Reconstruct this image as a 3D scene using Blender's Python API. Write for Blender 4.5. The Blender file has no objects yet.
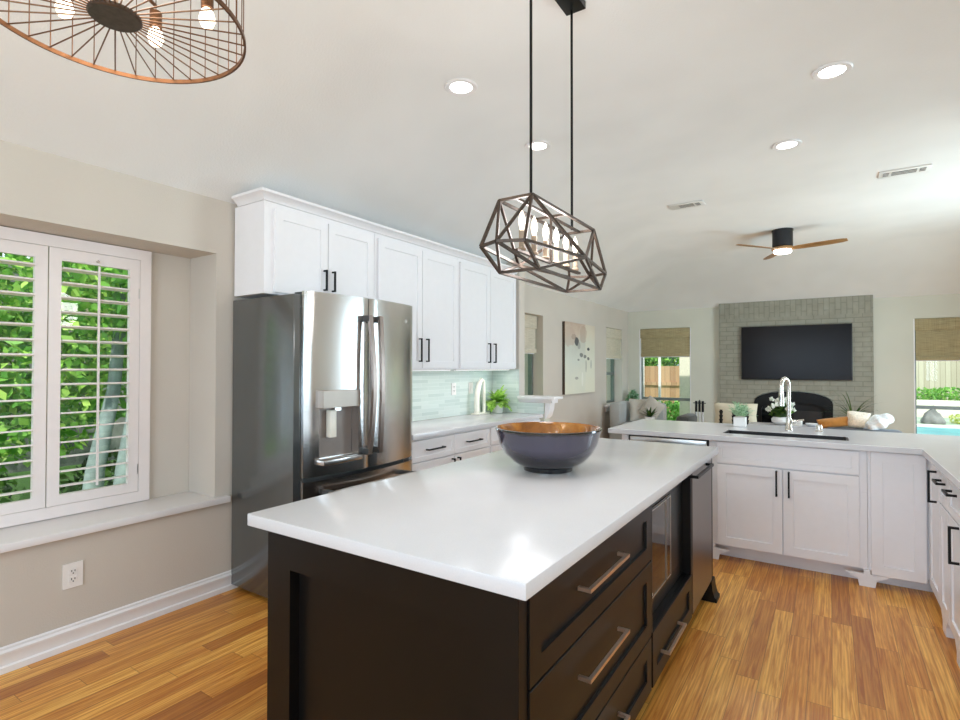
import bpy, bmesh, math, random
from mathutils import Vector, Matrix
PI = math.pi
SC = bpy.context.scene
COL = SC.collection

# ------------------------------------------------------------------ camera, world, sun, large lights, exposure
def make_camera():
    cd = bpy.data.cameras.new('camera')
    cd.sensor_width = 36.0
    cd.lens = 36.0 * 533.86 / 960.0
    cd.clip_start = 0.05
    cam = bpy.data.objects.new('camera', cd)
    COL.objects.link(cam)
    yaw, pit, rol = (math.radians(a) for a in (33.2275, 0.78287, 0.0572))
    cy, sy = math.cos(yaw), math.sin(yaw)
    f = Vector((-sy*math.cos(pit), cy*math.cos(pit), math.sin(pit)))
    r = Vector((cy, sy, 0)); u = r.cross(f)
    r2 = r*math.cos(rol) + u*math.sin(rol); u2 = -r*math.sin(rol) + u*math.cos(rol)
    m = Matrix((r2, u2, -f)).transposed().to_4x4()
    m.translation = Vector((0, 0, 1.41))
    cam.matrix_world = m
    SC.camera = cam
make_camera()

SC.view_settings.view_transform = 'Standard'
SC.view_settings.look = 'None'
SC.view_settings.gamma = 1.0
SC.view_settings.use_curve_mapping = False
SC.view_settings.exposure = -0.34
SC.cycles.use_denoising = True
SC.cycles.max_bounces = 10
SC.cycles.diffuse_bounces = 6
SC.cycles.glossy_bounces = 5
SC.cycles.transparent_max_bounces = 12
SC.cycles.sample_clamp_indirect = 6.0

w = bpy.data.worlds.new('sky_world')
SC.world = w
w.use_nodes = True
w.node_tree.nodes['Background'].inputs['Color'].default_value = (0.80, 0.90, 1.0, 1)
w.node_tree.nodes['Background'].inputs['Strength'].default_value = 2.2

def light(name, kind, loc, energy, color=(1, 1, 1), target=None, **kw):
    d = bpy.data.lights.new(name, kind)
    d.energy = energy; d.color = color
    for k, v in kw.items(): setattr(d, k, v)
    o = bpy.data.objects.new(name, d); COL.objects.link(o)
    o.location = loc
    if target is not None:
        o.rotation_euler = (Vector(target) - Vector(loc)).to_track_quat('-Z', 'Y').to_euler()
    return o
light('sun', 'SUN', (3, -4, 9), 7.0, (1.0, 0.95, 0.86), target=(3 - 3.2, -4 + 4.4, 9 - 6.5), angle=0.02)
# added fill lights outside unseen openings, standing in for daylight from behind and right
light('rear_fill_light', 'AREA', (-0.6, -2.75, 1.65), 138, (0.76, 0.95, 1.21), target=(-0.6, 0, 2.35), shape='RECTANGLE', size=3.2, size_y=1.5)
light('side_fill_light', 'AREA', (2.55, 0.6, 1.6), 38, (0.78, 0.95, 1.18), target=(0, 0.9, 1.6), shape='RECTANGLE', size=2.2, size_y=1.2)
light('living_fill_light', 'AREA', (2.55, 6.4, 1.3), 195, (0.80, 0.97, 1.15), target=(0.0, 6.5, 1.55), shape='RECTANGLE', size=2.0, size_y=1.9)

# ------------------------------------------------------------------ materials
MATS = {}
def srgb(r, g, b):
    c = lambda v: (v/255/12.92 if v/255 <= 0.04045 else ((v/255+0.055)/1.055)**2.4)
    return (c(r), c(g), c(b), 1)

class NT:
    def __init__(self, name):
        self.m = bpy.data.materials.new(name); self.m.use_nodes = True
        self.t = self.m.node_tree; self.b = self.t.nodes['Principled BSDF']
        MATS[name] = self.m
    def n(self, typ, **kw):
        x = self.t.nodes.new(typ)
        for k, v in kw.items():
            if k.startswith('i_'):
                x.inputs[k[2:].replace('_', ' ')].default_value = v
            else: setattr(x, k, v)
        return x
    def l(self, a, b): self.t.links.new(a, b)
    def coord(self, scale=(1, 1, 1), out='Object', rot=(0, 0, 0)):
        tc = self.n('ShaderNodeTexCoord'); mp = self.n('ShaderNodeMapping')
        mp.inputs['Scale'].default_value = scale; mp.inputs['Rotation'].default_value = rot
        self.l(tc.outputs[out], mp.inputs['Vector']); return mp.outputs['Vector']
    def noise(self, vec, scale, detail=4, rough=0.55, dist=0.0):
        x = self.n('ShaderNodeTexNoise'); self.l(vec, x.inputs['Vector'])
        x.inputs['Scale'].default_value = scale; x.inputs['Detail'].default_value = detail
        x.inputs['Roughness'].default_value = rough; x.inputs['Distortion'].default_value = dist
        return x.outputs['Fac']
    def ramp(self, fac, stops):
        x = self.n('ShaderNodeValToRGB'); self.l(fac, x.inputs['Fac'])
        e = x.color_ramp.elements
        while len(e) < len(stops): e.new(0.5)
        for q, (p, c) in zip(e, stops): q.position = p; q.color = c
        return x.outputs['Color']
    def mix(self, fac, a, b, mode='MIX'):
        x = self.n('ShaderNodeMix', data_type='RGBA', blend_type=mode)
        for sock, v in ((x.inputs['Factor'], fac), (x.inputs['A'], a), (x.inputs['B'], b)):
            if hasattr(v, 'is_linked'): self.l(v, sock)
            else: sock.default_value = v
        # colour sockets of the Mix node share names with the float ones
        for s in x.inputs:
            if s.type == 'RGBA':
                v = a if s.name == 'A' else b
                if hasattr(v, 'is_linked'): self.l(v, s)
                else: s.default_value = v
        return [o for o in x.outputs if o.type == 'RGBA'][0]
    def math(self, op, a, b=0.0, c=None):
        x = self.n('ShaderNodeMath', operation=op)
        for i, v in enumerate((a, b) if c is None else (a, b, c)):
            if hasattr(v, 'is_linked'): self.l(v, x.inputs[i])
            else: x.inputs[i].default_value = v
        return x.outputs[0]
    def bump(self, h, strength=0.2, dist=0.01):
        x = self.n('ShaderNodeBump'); self.l(h, x.inputs['Height'])
        x.inputs['Strength'].default_value = strength; x.inputs['Distance'].default_value = dist
        self.l(x.outputs['Normal'], self.b.inputs['Normal'])
    def set(self, **kw):
        for k, v in kw.items():
            s = self.b.inputs[k.replace('_', ' ')]
            if hasattr(v, 'is_linked'): self.l(v, s)
            else: s.default_value = v
        return self.m

def mat_plain(name, col, rough=0.5, metal=0.0, spec=0.5, var=0.06, nscale=20, bump=0.0, coat=0.0, **kw):
    t = NT(name)
    v = t.coord()
    f = t.noise(v, nscale)
    d = tuple(c*(1-var) for c in col[:3]) + (1,); h = tuple(min(1, c*(1+var)) for c in col[:3]) + (1,)
    t.set(Base_Color=t.ramp(f, [(0.3, d), (0.7, h)]), Roughness=rough, Metallic=metal, Specular_IOR_Level=spec, Coat_Weight=coat, **kw)
    if bump: t.bump(f, bump, 0.004)
    return t.m

def mat_emit(name, col, strength, base=(1, 1, 1, 1)):
    t = NT(name); v = t.coord(); f = t.noise(v, 30)
    t.set(Base_Color=t.ramp(f, [(0, base), (1, base)]), Emission_Color=col, Emission_Strength=strength, Roughness=0.4)
    return t.m

def mat_wall(name, c, bump=0.25, scale=140):
    t = NT(name); v = t.coord()
    big = t.noise(v, 1.3, 2); fine = t.noise(v, scale, 3, 0.6)
    d = tuple(x*0.97 for x in c[:3]) + (1,); h = tuple(min(1, x*1.03) for x in c[:3]) + (1,)
    t.set(Base_Color=t.ramp(big, [(0.35, d), (0.65, h)]), Roughness=0.75, Specular_IOR_Level=0.25)
    t.bump(fine, bump, 0.004); return t.m

def mat_floor():
    t = NT('oak_planks'); tc = t.n('ShaderNodeTexCoord'); sp = t.n('ShaderNodeSeparateXYZ')
    t.l(tc.outputs['Object'], sp.inputs[0])
    X, Y = sp.outputs[0], sp.outputs[1]
    W, L = 0.092, 0.95
    xs = t.math('DIVIDE', X, W); row = t.math('FLOOR', xs)
    wn = t.n('ShaderNodeTexWhiteNoise', noise_dimensions='1D'); t.l(row, wn.inputs['W'])
    ys = t.math('ADD', t.math('DIVIDE', Y, L), t.math('MULTIPLY', wn.outputs['Value'], 7.3))
    col = t.math('FLOOR', ys)
    cb = t.n('ShaderNodeCombineXYZ'); t.l(row, cb.inputs[0]); t.l(col, cb.inputs[1])
    w2 = t.n('ShaderNodeTexWhiteNoise', noise_dimensions='3D'); t.l(cb.outputs[0], w2.inputs['Vector'])
    rnd = w2.outputs['Value']
    base = t.ramp(rnd, [(0.0, srgb(179, 112, 48)), (0.12, srgb(222, 157, 72)), (0.5, srgb(240, 177, 86)), (0.85, srgb(252, 198, 102)), (1.0, srgb(209, 141, 62))])
    # grain: long stretched noise shifted per plank
    gx = t.n('ShaderNodeCombineXYZ')
    t.l(t.math('ADD', t.math('MULTIPLY', X, 42.0), t.math('MULTIPLY', rnd, 91.0)), gx.inputs[0])
    t.l(t.math('ADD', t.math('MULTIPLY', Y, 1.7), t.math('MULTIPLY', rnd, 37.0)), gx.inputs[1])
    g1 = t.noise(gx.outputs[0], 1.6, 6, 0.62, 0.6)
    wv = t.n('ShaderNodeTexWave', wave_type='BANDS', bands_direction='X'); t.l(gx.outputs[0], wv.inputs['Vector'])
    wv.inputs['Scale'].default_value = 0.55; wv.inputs['Distortion'].default_value = 9.0
    wv.inputs['Detail'].default_value = 2.5; wv.inputs['Detail Scale'].default_value = 0.55
    c1 = t.mix(t.ramp(g1, [(0.38, (0, 0, 0, 1)), (0.62, (1, 1, 1, 1))]), t.mix(1.0, base, srgb(206, 172, 126), 'MULTIPLY'), base)
    c2 = t.mix(t.math('MULTIPLY', wv.outputs['Fac'], 0.22), c1, srgb(134, 88, 46))
    fx = t.math('FRACT', xs); fy = t.math('FRACT', ys)
    ex = t.math('MINIMUM', fx, t.math('SUBTRACT', 1.0, fx)); ey = t.math('MINIMUM', fy, t.math('SUBTRACT', 1.0, fy))
    gap = t.math('MAXIMUM', t.math('LESS_THAN', ex, 0.016), t.math('LESS_THAN', ey, 0.0016))
    c3 = t.mix(t.math('MULTIPLY', gap, 0.55), c2, srgb(92, 54, 26))
    t.set(Base_Color=c3, Roughness=t.math('ADD', 0.30, t.math('MULTIPLY', g1, 0.14)), Specular_IOR_Level=0.5)
    t.bump(t.math('SUBTRACT', t.math('MULTIPLY', g1, 0.25), gap), 0.25, 0.002)
    return t.m

def mat_brick():
    t = NT('painted_brick'); tc = t.n('ShaderNodeTexCoord'); sp = t.n('ShaderNodeSeparateXYZ'); t.l(tc.outputs['Object'], sp.inputs[0])
    def brick(u, v):
        cb = t.n('ShaderNodeCombineXYZ'); t.l(u, cb.inputs[0]); t.l(v, cb.inputs[1])
        bk = t.n('ShaderNodeTexBrick'); t.l(cb.outputs[0], bk.inputs['Vector'])
        bk.inputs['Scale'].default_value = 1.0; bk.inputs['Brick Width'].default_value = 0.21; bk.inputs['Row Height'].default_value = 0.075
        bk.inputs['Mortar Size'].default_value = 0.006; bk.inputs['Mortar Smooth'].default_value = 0.3
        bk.inputs['Color1'].default_value = srgb(150, 147, 131); bk.inputs['Color2'].default_value = srgb(138, 135, 120); bk.inputs['Mortar'].default_value = srgb(106, 102, 88)
        return bk
    b1 = brick(sp.outputs[0], sp.outputs[2]); b2 = brick(sp.outputs[2], sp.outputs[0])
    top = t.math('GREATER_THAN', sp.outputs[2], 2.235)
    c = t.mix(top, b1.outputs['Color'], b2.outputs['Color'])
    nz = t.noise(tc.outputs['Object'], 9, 4)
    c = t.mix(0.5, c, t.ramp(nz, [(0.3, srgb(132, 129, 114)), (0.7, srgb(156, 153, 138))]))
    h = t.n('ShaderNodeMix', data_type='FLOAT'); t.l(top, h.inputs[0]); t.l(b1.outputs['Fac'], h.inputs[2]); t.l(b2.outputs['Fac'], h.inputs[3])
    t.set(Base_Color=c, Roughness=0.6)
    t.bump(t.math('SUBTRACT', t.math('MULTIPLY', nz, 0.25), h.outputs[0]), 0.55, 0.006)
    return t.m

def mat_tile():
    t = NT('glass_strip_tile'); tc = t.n('ShaderNodeTexCoord'); sp = t.n('ShaderNodeSeparateXYZ'); t.l(tc.outputs['Object'], sp.inputs[0])
    cb = t.n('ShaderNodeCombineXYZ')
    t.l(t.math('ADD', sp.outputs[0], sp.outputs[1]), cb.inputs[0]); t.l(sp.outputs[2], cb.inputs[1])
    bk = t.n('ShaderNodeTexBrick'); t.l(cb.outputs[0], bk.inputs['Vector'])
    bk.offset = 0.37; bk.inputs['Scale'].default_value = 1.0; bk.inputs['Brick Width'].default_value = 0.26; bk.inputs['Row Height'].default_value = 0.034
    bk.inputs['Mortar Size'].default_value = 0.0015
    bk.inputs['Color1'].default_value = srgb(196, 210, 204); bk.inputs['Color2'].default_value = srgb(218, 228, 222); bk.inputs['Mortar'].default_value = srgb(226, 234, 230)
    t.set(Base_Color=bk.outputs['Color'], Roughness=0.10, Specular_IOR_Level=0.6, Coat_Weight=0.4)
    t.bump(t.math('SUBTRACT', t.noise(tc.outputs['Object'], 14, 2), t.math('MULTIPLY', bk.outputs['Fac'], 0.6)), 0.12, 0.004)
    return t.m

def mat_steel(name, c=(0.62, 0.60, 0.58, 1), rough=0.2, wave=0.05):
    t = NT(name); v = t.coord((1, 1, 0.02)); f = t.noise(v, 260, 2)
    v2 = t.coord((1, 1, 0.45)); g = t.noise(v2, 4.2, 2, 0.4, 0.8)
    t.set(Base_Color=c, Metallic=1.0, Roughness=t.math('ADD', rough, t.math('MULTIPLY', f, 0.08)))
    t.bump(t.math('ADD', t.math('MULTIPLY', f, 0.01), g), wave, 0.05)
    return t.m

def mat_weave(name='bamboo_weave', cs=((112, 100, 70), (164, 150, 112), (192, 178, 140))):
    t = NT(name); v = t.coord((1.2, 1.2, 60)); f = t.noise(v, 5, 3, 0.7)
    v2 = t.coord((70, 70, 1.5)); g = t.noise(v2, 2, 2)
    c = t.ramp(t.math('ADD', t.math('MULTIPLY', f, 0.75), t.math('MULTIPLY', g, 0.25)), [(0.3, srgb(*cs[0])), (0.5, srgb(*cs[1])), (0.7, srgb(*cs[2]))])
    t.set(Base_Color=c, Roughness=0.8); t.bump(f, 0.5, 0.004)
    # woven blinds let a little daylight through
    return t.m

def mat_leaf(name, a, b, c):
    t = NT(name); g = t.n('ShaderNodeNewGeometry')
    t.set(Base_Color=t.ramp(g.outputs['Random Per Island'], [(0, a), (0.5, b), (1, c)]), Roughness=0.5)
    tr = t.n('ShaderNodeBsdfTranslucent'); mx = t.n('ShaderNodeMixShader', i_Fac=0.4)
    t.l(t.b.inputs['Base Color'].links[0].from_socket, tr.inputs['Color'])
    t.l(t.b.outputs[0], mx.inputs[1]); t.l(tr.outputs[0], mx.inputs[2])
    t.l(mx.outputs[0], t.t.nodes['Material Output'].inputs['Surface'])
    return t.m

def mat_glass():
    t = NT('window_glass'); lw = t.n('ShaderNodeLayerWeight')
    tr = t.n('ShaderNodeBsdfTransparent'); gl = t.n('ShaderNodeBsdfGlossy'); gl.inputs['Roughness'].default_value = 0.0
    tr.inputs['Color'].default_value = (0.95, 0.98, 0.97, 1)
    mx = t.n('ShaderNodeMixShader'); t.l(t.math('ADD', 0.04, t.math('MULTIPLY', t.math('POWER', lw.outputs['Facing'], 4.0), 0.55)), mx.inputs[0]); t.l(tr.outputs[0], mx.inputs[1]); t.l(gl.outputs[0], mx.inputs[2])
    t.l(mx.outputs[0], t.t.nodes['Material Output'].inputs['Surface']); return t.m

def mat_fence(name, a, b):
    t = NT(name); tc = t.n('ShaderNodeTexCoord'); sp = t.n('ShaderNodeSeparateXYZ'); t.l(tc.outputs['Object'], sp.inputs[0])
    u = t.math('DIVIDE', t.math('ADD', sp.outputs[0], sp.outputs[1]), 0.14)
    wn = t.n('ShaderNodeTexWhiteNoise', noise_dimensions='1D'); t.l(t.math('FLOOR', u), wn.inputs['W'])
    f = t.math('FRACT', u); gap = t.math('LESS_THAN', f, 0.07)
    v = t.coord((8, 8, 0.7)); nz = t.noise(v, 4, 4)
    c = t.mix(t.math('ADD', t.math('MULTIPLY', wn.outputs['Value'], 0.6), t.math('MULTIPLY', nz, 0.4)), a, b)
    c = t.mix(t.math('MULTIPLY', gap, 0.7), c, srgb(70, 52, 36))
    t.set(Base_Color=c, Roughness=0.85); return t.m

def mat_art():
    t = NT('abstract_canvas_paint'); tc = t.n('ShaderNodeTexCoord'); sp = t.n('ShaderNodeSeparateXYZ'); t.l(tc.outputs['Generated'], sp.inputs[0])
    n1 = t.noise(tc.outputs['Generated'], 2.6, 4, 0.6, 0.7)
    zz = t.math('ADD', sp.outputs[2], t.math('MULTIPLY', t.math('SUBTRACT', n1, 0.5), 0.5))
    c = t.ramp(zz, [(0.0, srgb(228, 226, 206)), (0.45, srgb(212, 214, 202)), (0.7, srgb(196, 196, 184)), (0.85, srgb(204, 188, 170)), (1.0, srgb(192, 168, 150))])
    yy = t.math('ADD', sp.outputs[1], t.math('MULTIPLY', n1, 0.15))
    c = t.mix(t.math('MULTIPLY', t.math('GREATER_THAN', yy, 0.72), 0.45), c, srgb(232, 228, 206))
    def blob(y0, z0, ry, rz, col, amt, c):
        a = t.math('POWER', t.math('DIVIDE', t.math('SUBTRACT', sp.outputs[1], y0), ry), 2.0)
        b = t.math('POWER', t.math('DIVIDE', t.math('SUBTRACT', sp.outputs[2], z0), rz), 2.0)
        n2 = t.noise(tc.outputs['Generated'], 14, 3)
        d = t.math('ADD', t.math('ADD', a, b), t.math('MULTIPLY', t.math('SUBTRACT', n2, 0.5), 1.6))
        k = t.math('MULTIPLY', t.math('LESS_THAN', d, 1.0), amt)
        return t.mix(k, c, col)
    ink = srgb(62, 66, 70)
    for a in ((0.36, 0.74, 0.07, 0.06, ink, 0.9), (0.27, 0.80, 0.08, 0.04, ink, 0.45), (0.44, 0.68, 0.05, 0.05, ink, 0.35), (0.58, 0.85, 0.12, 0.12, srgb(176, 150, 132), 0.5),
              (0.76, 0.64, 0.045, 0.025, ink, 0.95), (0.52, 0.55, 0.06, 0.03, ink, 0.7), (0.64, 0.53, 0.05, 0.025, ink, 0.7), (0.76, 0.50, 0.04, 0.025, ink, 0.8),
              (0.42, 0.48, 0.04, 0.015, ink, 0.6), (0.68, 0.40, 0.02, 0.09, srgb(120, 124, 124), 0.6), (0.86, 0.42, 0.02, 0.07, srgb(120, 124, 124), 0.5),
              (0.36, 0.22, 0.06, 0.02, srgb(140, 140, 134), 0.7), (0.55, 0.20, 0.03, 0.10, srgb(236, 234, 222), 0.8), (0.12, 0.80, 0.2, 0.14, srgb(190, 164, 148), 0.5)):
        c = blob(*a, c)
    t.set(Base_Color=c, Roughness=0.7); return t.m

def mat_bowl_out():
    t = NT('dark_glazed_ceramic'); v = t.coord(); n = t.noise(v, 7, 4); s = t.noise(v, 60, 2)
    tc = t.n('ShaderNodeTexCoord'); sp = t.n('ShaderNodeSeparateXYZ'); t.l(tc.outputs['Object'], sp.inputs[0])
    z = t.math('ADD', sp.outputs[2], t.math('MULTIPLY', t.math('SUBTRACT', n, 0.5), 0.05))
    c = t.ramp(t.math('DIVIDE', z, 0.2), [(0.1, srgb(24, 22, 26)), (0.38, srgb(36, 34, 42)), (0.62, srgb(66, 62, 78)), (0.93, srgb(66, 62, 76)), (0.985, srgb(28, 23, 21))])
    t.set(Base_Color=c, Roughness=0.12, Coat_Weight=0.6); t.bump(s, 0.05, 0.003); return t.m

def mat_bowl_in():
    t = NT('amber_glaze'); v = t.coord(); n = t.noise(v, 9, 4, 0.6, 0.5)
    t.set(Base_Color=t.ramp(n, [(0.3, srgb(120, 70, 20)), (0.55, srgb(166, 106, 34)), (0.75, srgb(192, 136, 60))]), Roughness=0.12, Coat_Weight=0.7)
    t.bump(t.noise(v, 40, 2), 0.15, 0.004); return t.m

def mat_tv():
    t = NT('dark_screen'); v = t.coord(); n = t.noise(v, 2)
    t.set(Base_Color=t.ramp(n, [(0.3, srgb(24, 20, 20)), (0.7, srgb(28, 24, 24))]), Roughness=0.2, Specular_IOR_Level=0.11); return t.m

def mat_quartz():
    t = NT('white_quartz'); v = t.coord(); n = t.noise(v, 3, 5, 0.6, 0.6); f = t.noise(v, 220, 2)
    c = t.mix(0.5, t.ramp(n, [(0.3, srgb(209, 208, 210)), (0.7, srgb(217, 216, 218))]), t.ramp(f, [(0.3, srgb(209, 208, 209)), (0.7, srgb(218, 217, 218))]))
    t.set(Base_Color=c, Roughness=0.2, Specular_IOR_Level=0.38); return t.m

def mat_fabric(name, col, scale=160, var=0.12):
    t = NT(name); v = t.coord(); n = t.noise(v, scale, 2); b = t.noise(v, 5, 2)
    d = tuple(x*(1-var) for x in col[:3]) + (1,); h = tuple(min(1, x*(1+var)) for x in col[:3]) + (1,)
    t.set(Base_Color=t.ramp(t.math('ADD', t.math('MULTIPLY', n, 0.6), t.math('MULTIPLY', b, 0.4)), [(0.35, d), (0.65, h)]), Roughness=0.9, Specular_IOR_Level=0.2, Sheen_Weight=0.2)
    t.bump(n, 0.4, 0.003); return t.m

def mat_wood(name, a, b, rough=0.4, axis=(18, 1.2, 18)):
    t = NT(name); v = t.coord(axis); n = t.noise(v, 2.0, 5, 0.6, 0.8)
    t.set(Base_Color=t.ramp(n, [(0.3, a), (0.7, b)]), Roughness=rough); t.bump(n, 0.1, 0.002); return t.m

def mat_pattern():
    t = NT('cream_black_weave'); tc = t.n('ShaderNodeTexCoord'); sp = t.n('ShaderNodeSeparateXYZ'); t.l(tc.outputs['Generated'], sp.inputs[0])
    u = t.math('FRACT', t.math('MULTIPLY', sp.outputs[0], 3.4)); vz = t.math('FRACT', t.math('MULTIPLY', sp.outputs[2], 6.0))
    saw = t.math('ADD', 0.30, t.math('MULTIPLY', vz, 0.22))
    band = t.math('LESS_THAN', t.math('ABSOLUTE', t.math('SUBTRACT', u, 0.62)), t.math('MULTIPLY', saw, 0.33))
    band = t.math('MULTIPLY', band, t.math('LESS_THAN', sp.outputs[2], 0.72))
    c = t.mix(band, srgb(196, 186, 162), srgb(24, 22, 22))
    t.set(Base_Color=c, Roughness=0.9); return t.m

def mat_water():
    t = NT('pool_water'); v = t.coord(); n = t.noise(v, 3, 3)
    t.set(Base_Color=t.ramp(n, [(0.3, srgb(58, 138, 150)), (0.7, srgb(92, 170, 176))]), Roughness=0.3, Specular_IOR_Level=0.08); t.bump(n, 0.15, 0.03); return t.m

M = dict(
    floor=mat_floor(), brick=mat_brick(), tile=mat_tile(), quartz=mat_quartz(),
    wall=mat_wall('greige_wall_paint', srgb(205, 196, 185)), wall2=mat_wall('living_wall_paint', srgb(206, 204, 190)),
    ceil=mat_wall('ceiling_texture_paint', srgb(233, 232, 230), 0.35, 90),
    trim=mat_plain('white_trim_paint', srgb(236, 233, 233), 0.35, var=0.01),
    shutter=mat_plain('shutter_paint', srgb(238, 228, 224), 0.35, var=0.01),
    cab=mat_plain('white_cabinet_paint', srgb(238, 236, 238), 0.3, var=0.01),
    dark=mat_plain('espresso_cabinet_paint', srgb(15, 13, 12), 0.36, var=0.08, nscale=8, spec=0.24),
    black=mat_plain('matte_black_metal', srgb(22, 21, 21), 0.4, 0.6, var=0.1),
    blackgloss=mat_plain('black_glass', srgb(12, 12, 13), 0.05, var=0.05, spec=0.6),
    blackplastic=mat_plain('black_plastic', srgb(18, 18, 18), 0.35, var=0.1),
    copper=mat_plain('champagne_bronze_metal', srgb(226, 202, 184), 0.32, 1.0, var=0.04),
    bronze=mat_plain('aged_bronze_metal', srgb(88, 76, 68), 0.4, 0.8, var=0.2, nscale=60),
    gold=mat_plain('copper_brown_metal', srgb(116, 82, 58), 0.4, 0.85, var=0.15, nscale=60),
    steel=mat_steel('stainless_steel', (0.70, 0.685, 0.67, 1), 0.18, 0.015), steelflat=mat_steel('satin_steel', (0.66, 0.64, 0.62, 1), 0.26, 0.01),
    fside=mat_plain('charcoal_fridge_side', srgb(116, 119, 119), 0.2, 0.75, var=0.03, spec=0.8),
    smoke=mat_plain('smoky_steel', srgb(120, 114, 110), 0.3, 0.85, var=0.02),
    strip=mat_emit('strip_glow', (1.0, 0.98, 0.94, 1), 1.6),
    gravel=mat_plain('grey_green_gravel', srgb(150, 168, 150), 0.9, var=0.3, nscale=8),
    handlesteel=mat_plain('warm_steel', srgb(150, 136, 128), 0.34, 0.9, var=0.03),
    panelsteel=mat_plain('dispenser_steel', srgb(164, 154, 144), 0.4, 0.5, var=0.02),
    recess=mat_plain('dispenser_grey', srgb(128, 116, 108), 0.4, 0.3, var=0.04),
    greyseal=mat_plain('grey_gasket', srgb(60, 62, 62), 0.5, var=0.05),
    weave=mat_weave(), weave2=mat_weave('pale_bamboo_weave', ((170, 160, 140), (206, 196, 176), (224, 216, 198))), glass=mat_glass(), art=mat_art(), bowlo=mat_bowl_out(), bowli=mat_bowl_in(), tv=mat_tv(),
    plate=mat_plain('white_plastic', srgb(238, 234, 230), 0.35, var=0.01),
    slot=mat_plain('dark_slot', srgb(50, 44, 42), 0.6, var=0.05),
    ceramic=mat_plain('white_ceramic', srgb(240, 238, 236), 0.25, var=0.02),
    cream=mat_plain('ivory_ceramic', srgb(240, 236, 222), 0.35, var=0.02),
    fern=mat_leaf('fern_leaf', srgb(130, 184, 60), srgb(176, 218, 96), srgb(206, 234, 146)),
    sage=mat_leaf('sage_leaf', srgb(110, 150, 112), srgb(150, 186, 146), srgb(186, 210, 178)),
    darkleaf=mat_leaf('dark_leaf', srgb(30, 60, 24), srgb(60, 96, 36), srgb(96, 130, 56)),
    tree=mat_leaf('tree_leaf', srgb(76, 140, 60), srgb(136, 196, 84), srgb(200, 232, 120)),
    ygreen=mat_leaf('yellow_green_leaf', srgb(170, 190, 90), srgb(200, 210, 120), srgb(220, 220, 150)),
    hedge=mat_leaf('hedge_leaf', srgb(76, 140, 56), srgb(126, 190, 80), srgb(176, 222, 116)),
    petal=mat_leaf('white_petal', srgb(236, 236, 228), srgb(246, 246, 240), srgb(226, 232, 216)),
    bark=mat_plain('grey_bark', srgb(128, 142, 142), 0.9, var=0.3, nscale=9, bump=0.5),
    stem=mat_plain('green_stem', srgb(84, 110, 60), 0.7), soil=mat_plain('dark_soil', srgb(52, 40, 30), 0.95, var=0.3, bump=0.5),
    bulb=mat_emit('warm_filament_glow', (1.0, 0.80, 0.56, 1), 3.5), lens=mat_emit('downlight_glow', (1.0, 0.97, 0.92, 1), 14.0),
    fanlens=mat_emit('fan_light_glow', (1.0, 0.95, 0.88, 1), 10.0),
    candle=mat_plain('candle_sleeve', srgb(172, 150, 128), 0.5),
    walnut=mat_wood('walnut_blade', srgb(126, 88, 50), srgb(176, 132, 82), 0.4, (2, 2, 30)),
    fanblack=mat_plain('fan_black', srgb(34, 35, 38), 0.45, 0.3),
    sofa=mat_fabric('charcoal_upholstery', srgb(82, 86, 92)), grey=mat_fabric('light_grey_upholstery', srgb(168, 168, 164)),
    taupe=mat_fabric('taupe_linen', srgb(188, 180, 168)), fur=mat_fabric('cream_fur', srgb(228, 216, 196), 60, 0.2), throw=mat_fabric('white_knit', srgb(226, 230, 230), 70, 0.14),
    tan=mat_fabric('tan_leather', srgb(186, 128, 64), 40, 0.1), olive=mat_fabric('olive_grey_upholstery', srgb(74, 74, 70)),
    pattern=mat_pattern(), greywood=mat_wood('grey_washed_wood', srgb(158, 158, 162), srgb(188, 188, 192), 0.35),
    fence=mat_fence('cedar_fence', srgb(150, 112, 84), srgb(196, 158, 124)), fencegrey=mat_fence('weathered_fence', srgb(170, 160, 140), srgb(206, 200, 182)),
    lawn=mat_plain('lawn_grass', srgb(110, 150, 70), 0.95, var=0.35, nscale=40), patio=mat_plain('pale_concrete', srgb(206, 196, 176), 0.9, var=0.08, nscale=12),
    coping=mat_plain('pale_stone', srgb(226, 220, 204), 0.8, var=0.06), rock=mat_plain('grey_boulder', srgb(122, 124, 122), 0.9, var=0.3, nscale=5, bump=0.6),
    water=mat_water(), siding=mat_plain('blue_grey_siding', srgb(150, 168, 172), 0.8, var=0.06, nscale=3), alum=mat_plain('grey_aluminium', srgb(126, 134, 130), 0.4, 0.5, var=0.04),
    sink=mat_plain('black_composite', srgb(26, 22, 22), 0.5, var=0.1), badge=mat_plain('badge_grey', srgb(120, 122, 124), 0.3, 0.8),
    nickel=mat_plain('brushed_nickel', srgb(206, 200, 190), 0.22, 1.0, var=0.03), paper=mat_plain('book_paper', srgb(236, 234, 228), 0.7, var=0.03),
    vent=mat_plain('vent_white', srgb(226, 224, 220), 0.45, var=0.02), ventdark=mat_plain('vent_dark', srgb(92, 88, 84), 0.6), ember=mat_plain('black_firebox', srgb(24, 23, 24), 0.8, var=0.3, nscale=10),
)

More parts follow.
